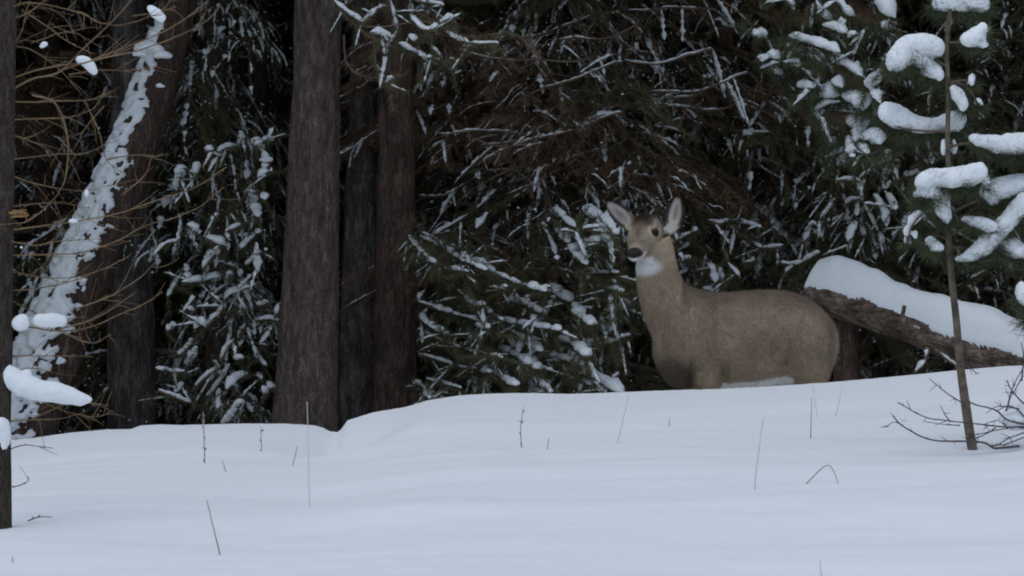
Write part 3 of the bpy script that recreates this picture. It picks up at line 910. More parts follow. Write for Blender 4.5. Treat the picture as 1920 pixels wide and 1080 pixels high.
# hanging sprays on the leaning dark trunk
spray = conv([(9, [(390, 790), (440, 785), (500, 790)]), (9, [(495, 785), (560, 740), (640, 660)]), (6, [(545, 735), (610, 710), (675, 705)]), (7, [(495, 790), (505, 870), (550, 960), (600, 1070)]), (7, [(500, 870), (445, 890), (420, 980)]),
              (8, [(490, 880), (480, 970), (450, 1070)]), (7, [(600, 770), (610, 830), (640, 790)]), (8, [(560, 850), (600, 930), (610, 1000)]), (7, [(620, 850), (660, 920)]), (6, [(350, 850), (300, 900)]), (6, [(390, 870), (320, 960)]), (6, [(300, 980), (250, 1060)]),
              (9, [(720, 930), (690, 990), (720, 1080)]), (9, [(740, 920), (790, 970)]), (8, [(700, 770), (750, 765)]), (7, [(500, 960), (520, 1040)]), (7, [(540, 1000), (575, 1090)]), (5, [(820, 370), (810, 500)]), (5, [(795, 590), (800, 650), (815, 720)])], 1400, 0, 2.348)
measured_boughs(t_sev, b_sev, spray, 22.4, 8, 'needle', 0.04, 500, seed=5)

# snowy boughs of the spruce left of the thick trunk
leftb = conv([(10, [(590, 290), (610, 340), (640, 370)]), (11, [(640, 360), (660, 430), (650, 490)]), (12, [(610, 520), (650, 490), (700, 480)]), (8, [(640, 300), (690, 310)]), (10, [(310, 360), (360, 355)]), (9, [(385, 370), (430, 340), (500, 335)]),
              (11, [(545, 590), (580, 650)]), (10, [(590, 660), (605, 750)]), (8, [(510, 920), (560, 860), (620, 820)]), (8, [(600, 880), (605, 1060)]), (9, [(310, 850), (370, 880), (440, 900)]), (11, [(300, 1030), (350, 960), (390, 940)]), (9, [(210, 780), (280, 830)]),
              (9, [(640, 600), (650, 640)]), (7, [(540, 1010), (610, 950), (660, 920)]), (10, [(160, 600), (190, 450)]), (9, [(250, 520), (280, 430)]), (8, [(340, 760), (380, 720)]), (7, [(20, 960), (80, 890), (160, 870)]), (8, [(430, 820), (510, 780)])], 280, 160, 3.0) + \
        conv([(11, [(210, 100), (320, 85), (480, 45)]), (12, [(490, 210), (540, 150), (600, 180)]), (10, [(360, 390), (440, 310), (490, 240)]), (13, [(290, 410), (330, 350), (370, 380)]), (8, [(180, 580), (240, 520), (270, 470)]), (10, [(370, 850), (430, 790), (530, 630)]),
              (10, [(300, 790), (350, 730), (460, 650)]), (8, [(455, 790), (450, 930)]), (8, [(470, 630), (500, 540), (550, 480)]), (9, [(560, 600), (610, 590)]), (8, [(700, 345), (770, 330), (850, 350)]), (6, [(720, 500), (800, 390)]), (8, [(680, 510), (710, 590), (770, 640)]),
              (10, [(740, 830), (800, 780)]), (12, [(470, 1030), (540, 980), (600, 880)]), (7, [(250, 650), (300, 520)]), (9, [(220, 290), (290, 190)]), (6, [(40, 660), (130, 680), (240, 690)]), (6, [(60, 800), (170, 850), (280, 890)]), (8, [(500, 800), (560, 720), (640, 700)]),
              (7, [(120, 190), (190, 60)]), (9, [(110, 420), (160, 370)]), (9, [(700, 250), (780, 240)]), (7, [(820, 330), (840, 240)]), (8, [(590, 440), (650, 350)]), (8, [(700, 700), (740, 740)]), (9, [(530, 40), (520, 100)]), (9, [(600, 10), (590, 70)]), (7, [(170, 820), (220, 760)])], 280, 500, 3.485)
spr = [o for o in bpy.data.objects if o.get('label', '').startswith('drooping snow-laden spruce')][0]
measured_boughs(spr, np.array(spr.location), leftb, 21.7, 9, 'needle', 0.04, 450, seed=6)

# thin snow-lined branches of the dead tree in the upper middle
thin = conv([[(0, 700), (150, 690), (300, 650), (600, 560), (690, 520)], [(20, 865), (160, 815), (400, 790), (620, 730), (690, 680)], [(370, 610), (560, 575), (690, 520)], [(690, 470), (820, 500), (960, 525), (1060, 540), (1180, 510), (1220, 480)], [(-200, 650), (0, 632), (270, 615)],
             [(380, 210), (560, 195), (700, 150), (770, 105)], [(-100, 220), (0, 245), (150, 285), (250, 290), (420, 300), (690, 260)], [(690, 665), (760, 640), (980, 570)], [(690, 430), (980, 430), (1110, 390), (1210, 350), (1300, 330)], [(690, -150), (1000, -60), (1190, 0), (1280, 60), (1370, 130)],
             [(690, 30), (970, 45), (1140, 50)], [(690, 235), (830, 240), (870, 262)], [(690, 400), (570, 340), (520, 290), (480, 250)], [(-60, 210), (0, 205), (190, 165), (400, 130), (690, 60)], [(690, 500), (980, 465), (1080, 440), (1150, 350)], [(690, 820), (810, 870), (890, 890)],
             [(690, 560), (500, 620), (330, 650), (180, 690)], [(690, 320), (400, 380), (180, 470)], [(690, 480), (480, 470), (300, 490)], [(690, 300), (900, 280), (1120, 210)]], 900, 0, 2.572) + \
       conv([[(820, 700), (880, 620), (970, 540), (1200, 470)], [(830, 885), (940, 885), (1090, 820), (1248, 760)], [(1040, 595), (1150, 590), (1200, 570), (1500, 590)], [(1070, 640), (1170, 655), (1400, 640)], [(850, 540), (930, 490), (1000, 480)]], 440, 0, 2.4)
rr_ = np.random.default_rng(4)
for pl in thin:
    w = px_poly(pl, 22.4 + rr_.normal() * 0.15) - b_top
    q = resample(w, 0.05)
    q = q + np.cumsum(rr_.normal(size=q.shape), 0) * 0.003
    sl = np.linspace(0, len(q) * .05, len(q)); q[:, 2] += .018 * np.sin(sl * 4.1 + rr_.random() * 6) + .009 * np.sin(sl * 11 + rr_.random() * 6)
    t, s = TM(), TM()
    t.tube(q, np.linspace(0.0055, 0.0075, len(q)), 5, 0)
    for z in range(int(len(q) * 0.8)):
        i = int(rr_.integers(1, len(q)))
        dv = unit(np.array([rr_.normal(), rr_.normal() * 0.6, -0.5 + rr_.normal() * 0.6]))
        tw = q[i] + dv * np.linspace(0, 0.08 + 0.25 * rr_.random(), 5)[:, None] + np.array([0, 0, -0.04]) * (np.linspace(0, 1, 5) ** 2)[:, None]
        t.tube(tw, [.0028, .0024, .002, .0016, .001], 3, 0)
        if rr_.random() < 0.5: needles(t, tw, 260, 0.03, 0.004, 1)
        if rr_.random() < 0.12: snow_strip(s, tw, 0.008 + 0.008 * rr_.random(), 0, 6)
    i = 0
    while i < len(q) - 4:
        k = int(rr_.integers(4, 16))
        sp = q[i:i + k]
        if len(sp) > 3 and rr_.random() < 0.72: snow_strip(s, sp + [0, 0, 0.004], 0.0045 + 0.0045 * rr_.random(), 0, 6, None, 0.5)
        i += k
    b = link('branch', t.mesh('branch', [M['twig'], M['needle_brown']], [0]), t_top)
    link('snow_load', s.mesh('snow', [M['snow']]), b)['kind'] = 'stuff'


# ------------------------------------------------------------------ snow-plastered trunks lying or leaning
def snow_shell(pts, rad, n, centre, half, thick, seed, up=None, ragged=0.5, step=0.02, nscale=9.0):
    """Snow lying on one side of a trunk: its edge is ragged and sinks into the bark."""
    p = resample(pts, step)
    k = len(p); s = np.linspace(0, 1, k)
    rr = np.interp(s, np.linspace(0, 1, len(rad)), rad)
    t = unit(np.gradient(p, axis=0))
    c = unit(np.asarray(centre, float) - (t * np.asarray(centre, float)).sum(1, keepdims=True) * t)
    sd = np.cross(t, c)
    th = np.linspace(-math.pi * 0.75, math.pi * 0.75, n)
    V = np.zeros((k, n, 3))
    hh = np.interp(s, np.linspace(0, 1, len(half)), half)
    tt = np.interp(s, np.linspace(0, 1, len(thick)), thick)
    for i in range(k):
        for j in range(n):
            q = Vector((s[i] * k * step * nscale, th[j] * rr[i] * nscale, seed))
            nz = mnoise.noise(q) * ragged + mnoise.noise(q * 2.6) * ragged * (0.6 if up is None else 0.35)
            x = (abs(th[j]) - hh[i] * (1 + nz)) / hh[i]
            e = -0.02 if x > 0 else tt[i] * max(0.0, 1 - (1 + x) ** 2.4) ** 0.55 * (1 + (0.10 if up is None else 0.42) * mnoise.noise(q * 0.7) + (0 if up is None else .16 * mnoise.noise(q * 2.2) + .05 * mnoise.noise(q * 6))) + 0.004
            if up is None and mnoise.noise(q * 1.9 + Vector((5, 1, 2))) > 0.46 - 0.26 * s[i] and x < 0: e = -0.02
            e *= min(1.0, (min(i, k - 1 - i) + 0.3) / 5.0) ** 0.5 if x <= 0 else 1
            base = c[i] * math.cos(th[j]) + sd[i] * math.sin(th[j])
            V[i, j] = p[i] + base * rr[i]
            if e > 0 and up is not None:
                V[i, j] += np.asarray(up) * e
            else:
                V[i, j] += base * e
    tm = TM()
    i = np.arange(k - 1)[:, None] * n; j = np.arange(n - 1)[None]
    A, B, Cc, D = i + j, i + j + 1, i + n + j + 1, i + n + j
    tm.add(V.reshape(-1, 3), np.concatenate([np.stack([A, B, Cc], -1).reshape(-1, 3), np.stack([A, Cc, D], -1).reshape(-1, 3)]))
    return tm


# leaning trunk at left
Dl = 21.6
lp = px_poly([(28, 845), (75, 720), (130, 585), (190, 440), (245, 300), (282, 190), (303, 120), (322, 50), (345, -60)], Dl, 22.1)
base = lp[0].copy(); base[2] = gz(base[0], base[1])
lean = empty('leaning_trunk', base)
tag(lean, 'leaning dead trunk plastered with snow along its upper side', 'tree trunk')
loc = np.array(lp) - base
rad = [0.19, 0.18, 0.165, 0.155, 0.145, 0.135, 0.125, 0.12, 0.11]
link('trunk', trunk_tm(np.vstack([loc[0] + (loc[0] - loc[1]) * 0.6, loc]), [0.2] + rad, 36, 0.012, 0.05, 5).mesh('trunk', [M['bark_red']]), lean)
sh = snow_shell(loc[:-1], rad[:-1], 72, (-0.66, -0.72, 0.35), [0.95, 1.0, 0.9, 0.85, 0.8, 0.72, 0.5, 0.3], [0.07, 0.065, 0.06, 0.055, 0.045, 0.035, 0.025, 0.018], 3.3, None, 0.75, 0.015, 13.0)
link('snow_load', sh.mesh('snow', [M['snow']]), lean)
for k, (x, y, a) in enumerate(((278, 88, 22), (262, 100, 12), (305, 102, 14), (300, 160, 8), (288, 62, 9))):
    c = P(x, y, Dl - 0.1) - base
    s_ = a / F * Dl
    link('snow_load', blob('snow', [(c[0], c[1], c[2], s_, s_ * .7, s_ * .6), (c[0] + s_ * .8, c[1], c[2] - s_ * .2, s_ * .6, s_ * .5, s_ * .4), (c[0] - s_ * .7, c[1], c[2] - s_ * .1, s_ * .6, s_ * .5, s_ * .5)], M['snow'], 0.01, 0.006, 30, k), lean)

# fallen log at right
Dg = 21.0
gp = px_poly([(1524, 551), (1566, 561), (1640, 582), (1720, 611), (1800, 642), (1880, 668), (1960, 692), (2060, 722), (2180, 770)], Dg + 0.25, Dg - 0.5)
gbase = gp[-1].copy(); gbase[2] = gz(gbase[0], gbase[1])
log = empty('fallen_log', gbase)
tag(log, 'fallen log under a thick pillow of snow, raised end behind the deer rump', 'log')
gl = gp - gbase
grad = np.array([33, 34, 36, 38, 40, 41, 42, 42, 42]) / F * Dg
link('trunk', trunk_tm(gl, grad, 40, 0.014, 0.03, 9).mesh('trunk', [M['log']]), log)
top_prof = np.array([0.10, 0.15, 0.145, 0.12, 0.10, 0.10, 0.108, 0.112, 0.122, 0.13, 0.14, 0.14, 0.14, 0.14, 0.13])
sh = snow_shell(gl, grad, 116, (0, -0.16, 1.0), [1.2, 1.25, 1.3, 1.4, 1.3, 1.25, 1.3, 1.3], top_prof, 8.1, (0, 0, 1), 0.34, 0.0105, 3.6)
link('snow_load', sh.mesh('snow', [M['snow_big']]), log)
for pl, r0 in (([(1695, 607), (1694, 590), (1696, 572)], 0.014), ([(1820, 632), (1828, 612), (1832, 590)], 0.006), ([(1738, 624), (1740, 608)], 0.008)):
    q = resample(px_poly(pl, Dg - 0.22) - gbase, 0.02)
    t = TM(); t.tube(q + rng.normal(size=q.shape) * 0.002, np.linspace(r0, r0 * 0.8, len(q)), 8, 0)
    link('branch_stub', t.mesh('stub', [M['log']]), log)
# bare snowy roots under it
for pl in ([(1740, 650), (1732, 680), (1712, 700)], [(1752, 652), (1775, 672), (1800, 690)]):
    q = resample(px_poly(pl, Dg - 0.15) - gbase, 0.03)
    t = TM(); t.tube(q, np.linspace(0.016, 0.01, len(q)), 6, 0)
    b = link('branch_stub', t.mesh('stub', [M['log']]), log)
    s = TM(); snow_strip(s, q, 0.022); link('snow_load', s.mesh('snow', [M['snow']]), b)


# ------------------------------------------------------------------ the deer
def deer():
    D0 = 18.65
    K = F / D0
    YAW = math.tan(R(13))

    def W(px, py, dd=0.0):
        """Body point: the spine plane is turned a little so that the chest is nearer."""
        y = D0 + (px - 1400) / K * YAW + dd
        return np.array([(px - 960) / K, y, CZ + (540 - py) / K])

    t = TM()
    n = 28
    th = np.arange(n) / n * 2 * math.pi

    def ring(c, av, hw, e=1.0):
        """c centre, av half-vector in the picture plane, hw half width in depth."""
        cs, sn = np.cos(th), np.sin(th)
        cs = np.sign(cs) * np.abs(cs) ** e; sn = np.sign(sn) * np.abs(sn) ** e
        return c[None] + av[None] * cs[:, None] + np.array([0, 1.0, 0])[None] * hw * sn[:, None]

    torso = [(1566, 622, 660, .035), (1562, 606, 690, .075), (1551, 588, 702, .12), (1530, 569, 708, .155), (1500, 552, 716, .178), (1460, 543, 722, .19), (1420, 544, 728, .20), (1380, 547, 731, .205), (1340, 547, 731, .20),
             (1300, 545, 726, .185), (1272, 552, 728, .165), (1250, 575, 718, .14), (1233, 604, 694, .10), (1222, 625, 668, .05)]
    rings = []
    for x, a, b, hw in torso:
        rings.append(ring(W(x, (a + b) / 2), np.array([0, 0, (b - a) / 2 / K]), hw, 0.92))
    t.grid(np.array(rings))
    neck = [((1252, 712), (1352, 556), .16), ((1228, 650), (1322, 546), .135), ((1211, 612), (1300, 540), .112), ((1200, 580), (1284, 533), .095), ((1193, 552), (1272, 512), .084), ((1190, 526), (1265, 486), .078), ((1190, 500), (1260, 462), .074), ((1196, 475), (1254, 442), .065)]
    rings = []
    for k, (f, b, hw) in enumerate(neck):
        a, c = W(*f, -0.0), W(*b, 0.0)
        off = np.array([0, -0.05 * min(1, k / 5), 0])
        av = (c - a) / 2
        rings.append(ring((a + c) / 2 + off, np.array([av[0], 0, av[2]]), hw, 0.95))
    t.grid(np.array(rings))

    def leg(pts, dd):
        p = np.array([W(a, b, dd) for a, b, _ in pts]); rr = np.array([c for _, _, c in pts]) / K
        q = resample(p, 0.02); L = np.r_[0, np.cumsum(np.linalg.norm(np.diff(p, axis=0), axis=1))]
        Lq = np.r_[0, np.cumsum(np.linalg.norm(np.diff(q, axis=0), axis=1))] * L[-1] / max(1e-6, np.linalg.norm(np.diff(q, axis=0), axis=1).sum())
        t.tube(q, np.interp(Lq, L, rr), 16)
    zf = 540 + (CZ - (gz(W(1320, 700)[0], D0))) * K - 2
    leg([(1316, 610, 20), (1322, 640, 34), (1328, 680, 28), (1332, 708, 21), (1334, 740, 15), (1331, 790, 10), (1331, 806, 10.5), (1331, 860, 6.5), (1328, zf - 18, 8), (1320, zf, 9)], -0.095)
    leg([(1283, 640, 34), (1288, 680, 27), (1292, 708, 20), (1296, 740, 15), (1296, 790, 10), (1297, 806, 10.5), (1298, 860, 6.5), (1295, zf - 18, 8), (1287, zf, 9)], 0.10)
    leg([(1500, 600, 30), (1512, 630, 46), (1517, 660, 44), (1521, 695, 36), (1526, 730, 24), (1540, 775, 13), (1549, 800, 11), (1545, 860, 7.5), (1541, zf - 18, 8), (1533, zf, 9)], -0.075)
    leg([(1500, 620, 52), (1497, 670, 42), (1494, 705, 30), (1498, 735, 22), (1512, 775, 13), (1521, 800, 11), (1517, 860, 7.5), (1513, zf - 18, 8), (1505, zf, 9)], 0.10)
    # tail, pressed down against the rump
    q = np.array([W(1555, 598, 0), W(1565, 625, 0), W(1566, 660, 0), W(1560, 690, 0)])
    t.tube(resample(q, 0.02), np.interp(np.linspace(0, 1, len(resample(q, 0.02))), [0, .3, .7, 1], [.02, .026, .022, .008]), 12)

    # ---- head, in its own frame: x to the nose, y to its left, z up, origin between the eyes
    yaw, pit = R(17), R(25)
    HS = 1.10
    f = np.array([-math.sin(yaw) * math.cos(pit), -math.cos(yaw) * math.cos(pit), -math.sin(pit)])
    lf = unit(np.cross([0, 0, 1.0], f)); up = np.cross(f, lf)
    tilt = R(2)
    lf, up = lf * math.cos(tilt) + up * math.sin(tilt), up * math.cos(tilt) - lf * math.sin(tilt)
    H0 = W(1202, 441, -0.055)

    def H(x, y, z):
        return H0 + (f * x + lf * y + up * z) * HS
    hsec = [(-.135, .030, .020, -.060), (-.120, .055, .046, -.085), (-.085, .077, .066, -.108), (-.045, .083, .073, -.115), (-.01, .079, .068, -.110), (.025, .069, .053, -.100), (.06, .053, .036, -.088), (.095, .043, .022, -.074), (.130, .038, .012, -.064), (.158, .036, .006, -.058), (.176, .030, -.003, -.052), (.186, .016, -.016, -.040)]
    rings = []
    for x, hw, a, b in hsec:
        c = np.array([x, 0, (a + b) / 2]); hz = (a - b) / 2
        cs, sn = np.cos(th), np.sin(th)
        # wider above (brow) and narrower below (jaw)
        wz = np.where(sn > 0, 0.96, 0.86)
        y = hw * np.sign(cs) * np.abs(cs) ** 0.9 * (1 - 0.14 * (sn < 0) * np.abs(sn)); z = c[2] + hz * sn
        rings.append(np.array([H(x, yy, zz) for yy, zz in zip(y, z)]))
    t.grid(np.array(rings)[:, ::-1])
    # brow ridges
    for sgn in (-1, 1):
        q = np.array([H(-.035, sgn * .058, .052), H(-.005, sgn * .064, .042), H(.018, sgn * .056, .036)])
        t.tube(resample(q, .01), .013, 10)

    # ears: cupped leaves
    def ear(base_, tip, width, face, sgn):
        """base, tip world points; face: where the cup opens."""
        ax = tip - base_; L = np.linalg.norm(ax); ax = ax / L
        fc = unit(face - ax * np.dot(face, ax)); sd = np.cross(ax, fc)
        ss = np.linspace(0, 1, 22); tt = np.linspace(-1, 1, 13)
        wv = np.interp(ss, [0, .08, .2, .38, .55, .72, .86, .95, 1], [.36, .48, .78, 1, .98, .80, .52, .27, .06]) * width / 2
        lay = []
        for thick in (0.0, -0.0095):
            G = np.zeros((22, 13, 3))
            for i, s in enumerate(ss):
                cup = 0.62 * wv[i] * (1 - 0.35 * s)
                for j, q in enumerate(tt):
                    depth = -cup * (1 - abs(q) ** 1.8)
                    G[i, j] = base_ + ax * L * s + sd * wv[i] * q * (1.0) + fc * (depth + thick + 0.02 * L * s * s)
            lay.append(G)
        loop = np.concatenate([lay[0], lay[1][:, ::-1]], 1)      # each ring goes up the front and back along the rear
        t.grid(loop)
        return base_, ax, L, sd, fc
    e1 = ear(W(1256, 436, -0.02), W(1270, 368, -0.015), .112, np.array([-0.35, -1.0, 0.05]), 1)
    e2 = ear(W(1190, 430, -0.01), W(1135, 379, 0.03), .096, np.array([-0.35, -1.0, 0.05]), -1)
    t.tube(resample(np.array([W(1240, 432, 0.0), W(1256, 436, -0.005), W(1259, 424, -0.005)]), .01), [.02, .024, .016] if False else .019, 10)
    t.tube(resample(np.array([W(1206, 428, 0.02), W(1190, 429, 0.005), W(1183, 422, 0.01)]), .01), .018, 10)

    me = t.mesh('tmp', [])
    o = bpy.data.objects.new('tmp', me); COL.objects.link(o)
    md = o.modifiers.new('r', 'REMESH'); md.mode = 'VOXEL'; md.voxel_size = 0.0052
    sm = o.modifiers.new('s', 'SMOOTH'); sm.iterations = 5; sm.factor = 0.5
    out = bpy.data.meshes.new_from_object(o.evaluated_get(bpy.context.evaluated_depsgraph_get()))
    bpy.data.objects.remove(o); bpy.data.meshes.remove(me)
    out.name = 'deer_body'
    nv = len(out.vertices)
    v = np.empty(nv * 3, np.float32); out.vertices.foreach_get('co', v); v = v.reshape(-1, 3).astype(float)
    ed = np.empty(len(out.edges) * 2, np.int32); out.edges.foreach_get('vertices', ed); ed = ed.reshape(-1, 2)
    deg = np.bincount(ed.ravel(), minlength=nv)[:, None]
    zz = 540 - (v[:, 2] - CZ) * K
    soft = (np.clip((zz - 500) / 40, 0, 1) * np.clip((750 - zz) / 20, 0, 1) * (1 - .8 * np.clip((zz - 655) / 30, 0, 1) * (v[:, 0] * K + 960 < 1360)))[:, None] * 0.6
    for _ in range(70):                       # joints of neck, shoulder and thigh melt into the body
        acc = np.zeros_like(v)
        np.add.at(acc, ed[:, 0], v[ed[:, 1]]); np.add.at(acc, ed[:, 1], v[ed[:, 0]])
        v = v + (acc / deg - v) * soft
    n0 = np.empty(nv * 3, np.float32); out.vertices.foreach_get('normal', n0); n0 = n0.reshape(-1, 3)
    uu_, vv_ = v[:, 0] * K + 960, 540 - (v[:, 2] - CZ) * K
    for a_, b_, sx, sy, h_ in ((1508, 630, 34, 42, .016), (1318, 640, 26, 46, .017), (1445, 668, 26, 34, -.020), (1362, 606, 22, 40, -.013), (1352, 690, 16, 22, -.012), (1268, 600, 16, 40, .010), (1240, 650, 14, 26, -.008),
                               (1395, 640, 20, 26, .008), (1476, 570, 22, 14, .008), (1312, 572, 24, 14, .009), (1232, 590, 10, 50, -.006), (1330, 708, 12, 18, .012), (1294, 704, 8, 24, -.024), (1356, 704, 8, 18, -.016), (1340, 600, 10, 40, -.008), (1478, 668, 9, 30, -.014), (1300, 600, 20, 26, .008)):
        v = v + n0 * (1.7 * h_ * np.exp(-((uu_ - a_) / sx) ** 2 - ((vv_ - b_) / sy) ** 2) * (n0[:, 1] < 0.2))[:, None]
    out.vertices.foreach_set('co', v.astype(np.float32).ravel()); out.update()
    nn = np.empty(nv * 3, np.float32); out.vertices.foreach_get('normal', nn); nn = nn.reshape(-1, 3).astype(float)

    # ---- coat markings by place; shade painted into creases and ear hollows
    mu = v[:, 0] * K + 960; mv = 540 - (v[:, 2] - CZ) * K
    dep = v[:, 1] - (D0 + (mu - 1400) / K * YAW)
    hl = np.stack([(v - H0) @ f, (v - H0) @ lf, (v - H0) @ up], 1) / HS

    def g(a, b, s):
        return np.exp(-((mu - a) ** 2 + (mv - b) ** 2) / (2 * s * s))

    def st(e0, e1_, x):
        q = np.clip((x - e0) / (e1_ - e0), 0, 1); return q * q * (3 - 2 * q)
    coat = np.array([.325, .250, .178]); pale = np.array([.38, .295, .205]); dark = np.array([.075, .055, .042]); white = np.array([.84, .82, .79]); grey = np.array([.31, .25, .185])
    C = np.tile(coat, (nv, 1))

    def mix(col, w):
        nonlocal C
        C = C * (1 - w[:, None]) + np.asarray(col) * w[:, None]
    body = (mv > 520) | (mu > 1275)
    mix([.185, .142, .105], 0.9 * st(0, 1, (1 - st(548, 600, mv)) * (mu > 1275)))         # back is darker
    mix(pale, 0.45 * st(630, 700, mv) * body)
    mix([.37, .285, .195], 0.5 * st(600, 520, mv) * (mu < 1275))
    mix([.33, .26, .17], 0.75 * g(1372, 700, 20) * (mv > 660)); mix([.46, .36, .25], .85 * np.exp(-((mu - 1304) / 5) ** 2 - ((mv - 708) / 18) ** 2)); mix([.12, .09, .07], .6 * np.exp(-((mu - 1293) / 8) ** 2 - ((mv - 715) / 20) ** 2)); mix([.17, .13, .10], .5 * np.exp(-((mu - 1352) / 7) ** 2 - ((mv - 712) / 16) ** 2)); mix([.20, .155, .115], .4 * np.exp(-((mu - 1474 + .35 * (mv - 660)) / 9) ** 2 - ((mv - 665) / 40) ** 2))  # dark mixes paint crease shade beside the foreleg and before the haunch
    mix(dark, 0.8 * np.clip(g(1250, 690, 20) * 1.3 + g(1272, 716, 18) * 1.2, 0, 1) * (mu < 1305))
    mix(dark, 0.35 * st(1300, 1285, mu) * st(668, 700, mv) * (mu > 1230))
    # belly and the inside of the hind legs
    under = st(-.25, -.75, nn[:, 2])
    bl = np.interp(mu, [1335, 1350, 1400, 1440, 1470, 1485, 1500], [760, 716, 713, 708, 702, 706, 760])
    mix(white, st(-1, 4, mv - bl) * (mu > 1335) * (mu < 1500) * (mv < 745))
    # rump patch and tail fringe
    mix([.52, .47, .38], 0.7 * st(1563, 1571, mu + 4 * np.clip(nn[:, 0] - 0.6, 0, 1)) * st(596, 612, mv) * st(726, 700, mv))
    mix([.22, .175, .125], st(735, 760, mv))                                                # legs
    mix([.03, .025, .022], st(zf - 18, zf - 12, mv))                                        # hooves
    # head
    inh = st(-.16, -.11, hl[:, 0]) * st(.105, .075, np.abs(hl[:, 1])) * st(-.135, -.10, hl[:, 2]) * st(.10, .08, hl[:, 2]) * st(522, 492, mv)
    ear_m = np.maximum(st(1246, 1258, mu) * st(444, 434, mv) * np.maximum(st(.055, .07, hl[:, 2]), st(1252, 1262, mu)), st(1190, 1176, mu) * st(444, 434, mv) * st(-.01, .02, hl[:, 2]))
    mix(grey, inh * 0.75)
    face = inh * (1 - ear_m)
    mix([.30, .26, .19], face * 0.7 * st(.045, .065, np.abs(hl[:, 1])) * st(-.02, -.05, hl[:, 2]))
    mix([.020, .014, .011], face * 1.0 * np.exp(-((hl[:, 0] + .045) / .075) ** 4 - (hl[:, 1] / .062) ** 4) * st(.028, .05, hl[:, 2]))        # forehead
    mix([.12, .085, .062], face * 0.9 * np.exp(-((hl[:, 0] - .05) / .05) ** 2 - (hl[:, 1] / .020) ** 2) * st(-.02, .02, hl[:, 2]))           # bridge
    mix([.065, .05, .04], face * 0.75 * st(-.075, -.105, hl[:, 0]) * st(.02, .05, hl[:, 2]))
    for sgn in (-1, 1):                                                                      # pale rings round the eyes
        dd = np.sqrt((hl[:, 0] - .010) ** 2 + (hl[:, 2] - .013) ** 2)
        mix([.50, .42, .30], (hl[:, 1] * sgn > .03) * 0.85 * st(.036, .027, dd)); mix([.03, .024, .02], (hl[:, 1] * sgn > .03) * st(.0255, .0205, dd))
    mix([.42, .36, .28], face * 0.7 * np.exp(-((hl[:, 0] - .125) / .018) ** 2) * st(.0, -.03, hl[:, 2]))
    mix([.16, .125, .10], face * 0.8 * np.exp(-((hl[:, 0] - .105) / .022) ** 2) * st(-.01, .01, hl[:, 2]))
    mix(white, face * st(.085, .115, hl[:, 0]) * st(-.026, -.040, hl[:, 2]))                 # muzzle and chin
    mix(white, face * st(-.01, .05, hl[:, 0]) * st(-.070, -.088, hl[:, 2]) * st(.066, .045, np.abs(hl[:, 1])))                  # under the jaw
    mix([.02, .017, .017], face * st(.148, .158, hl[:, 0]) * st(-.034, -.026, hl[:, 2]))     # nose leather
    # throat patch
    nk = (mv > 470) & (mv < 540) & (mu < 1260)
    wt = st(1.35, .65, np.sqrt(((mu - 1206) / 30) ** 2 + ((mv - 502) / 15) ** 2)) * st(0.5, -.1, nn[:, 1])
    mix([.62, .61, .60], wt * nk)
    # ears
    for (b_, ax, L, sd, fc), rim in ((e1, 1), (e2, 1)):
        rel = v - b_; s = rel @ ax / L; q = rel @ sd; w_ = np.interp(s, [0, .08, .2, .38, .55, .72, .86, .95, 1], [.36, .48, .78, 1, .98, .80, .52, .27, .06]) * .054
        on = (s > -.05) & (s < 1.1) & (np.abs(q) < .062) & (np.abs(rel @ fc) < .06) & ~((inh > .5) & (np.abs(hl[:, 1]) < .062) & (hl[:, 2] < .09))
        front = st(-.1, .35, nn @ fc)
        mix([.15, .115, .088], on * 1.0)
        mix([.52, .48, .44], on * front * st(.88, .62, np.abs(q) / w_) * st(1.0, .90, s))
        mix([.11, .09, .08], on * front * 0.8 * np.exp(-((q / w_ + .05) / .22) ** 2 - ((s - .55) / .26) ** 2)); mix([.10, .08, .07], on * front * .5 * st(.2, .6, q / w_ * np.sign(ax[0])))  # shade inside the ear cup, painted as a dark centre
        mix([.62, .58, .52], on * front * 0.7 * st(.3, .05, s))
        mix([.035, .028, .025], on * st(.48, .70, np.abs(q) / w_) * st(.12, .3, s)); mix([.035, .028, .025], on * st(.88, .97, s))
    for _ in range(3):
        acc = np.zeros_like(C); np.add.at(acc, ed[:, 0], C[ed[:, 1]]); np.add.at(acc, ed[:, 1], C[ed[:, 0]])
        C = C * .5 + acc / deg * .5
    C *= (1 + .16 * vnoise(v, 9, 4) + .12 * vnoise(v, 30, 5))[:, None]
    rgba = np.ones((nv, 4), np.float32); rgba[:, :3] = np.clip(C, 0, 1)
    at = out.color_attributes.new('coat', 'FLOAT_COLOR', 'POINT'); at.data.foreach_set('color', rgba.ravel())

    m, nd, l, b = new_mat('deer_coat')
    a = nd.new('ShaderNodeVertexColor'); a.layer_name = 'coat'
    tc = nd.new('ShaderNodeTexCoord')
    nz = nd.new('ShaderNodeTexNoise'); nz.inputs['Scale'].default_value = 90; nz.inputs['Detail'].default_value = 4
    mr = nd.new('ShaderNodeMapRange'); mr.inputs[1].default_value = .25; mr.inputs[2].default_value = .75; mr.inputs[3].default_value = .78; mr.inputs[4].default_value = 1.2
    mx = nd.new('ShaderNodeMixRGB'); mx.blend_type = 'MULTIPLY'; mx.inputs[0].default_value = 1
    l.new(tc.outputs['Object'], nz.inputs['Vector']); l.new(nz.outputs['Fac'], mr.inputs[0])
    l.new(a.outputs['Color'], mx.inputs[1]); l.new(mr.outputs[0], mx.inputs[2]); l.new(mx.outputs[0], b.inputs['Base Color'])
    b.inputs['Roughness'].default_value = 0.9; b.inputs['Specular IOR Level'].default_value = 0.1
    out.materials.append(m)
    out.polygons.foreach_set('use_smooth', np.ones(len(out.polygons), bool))
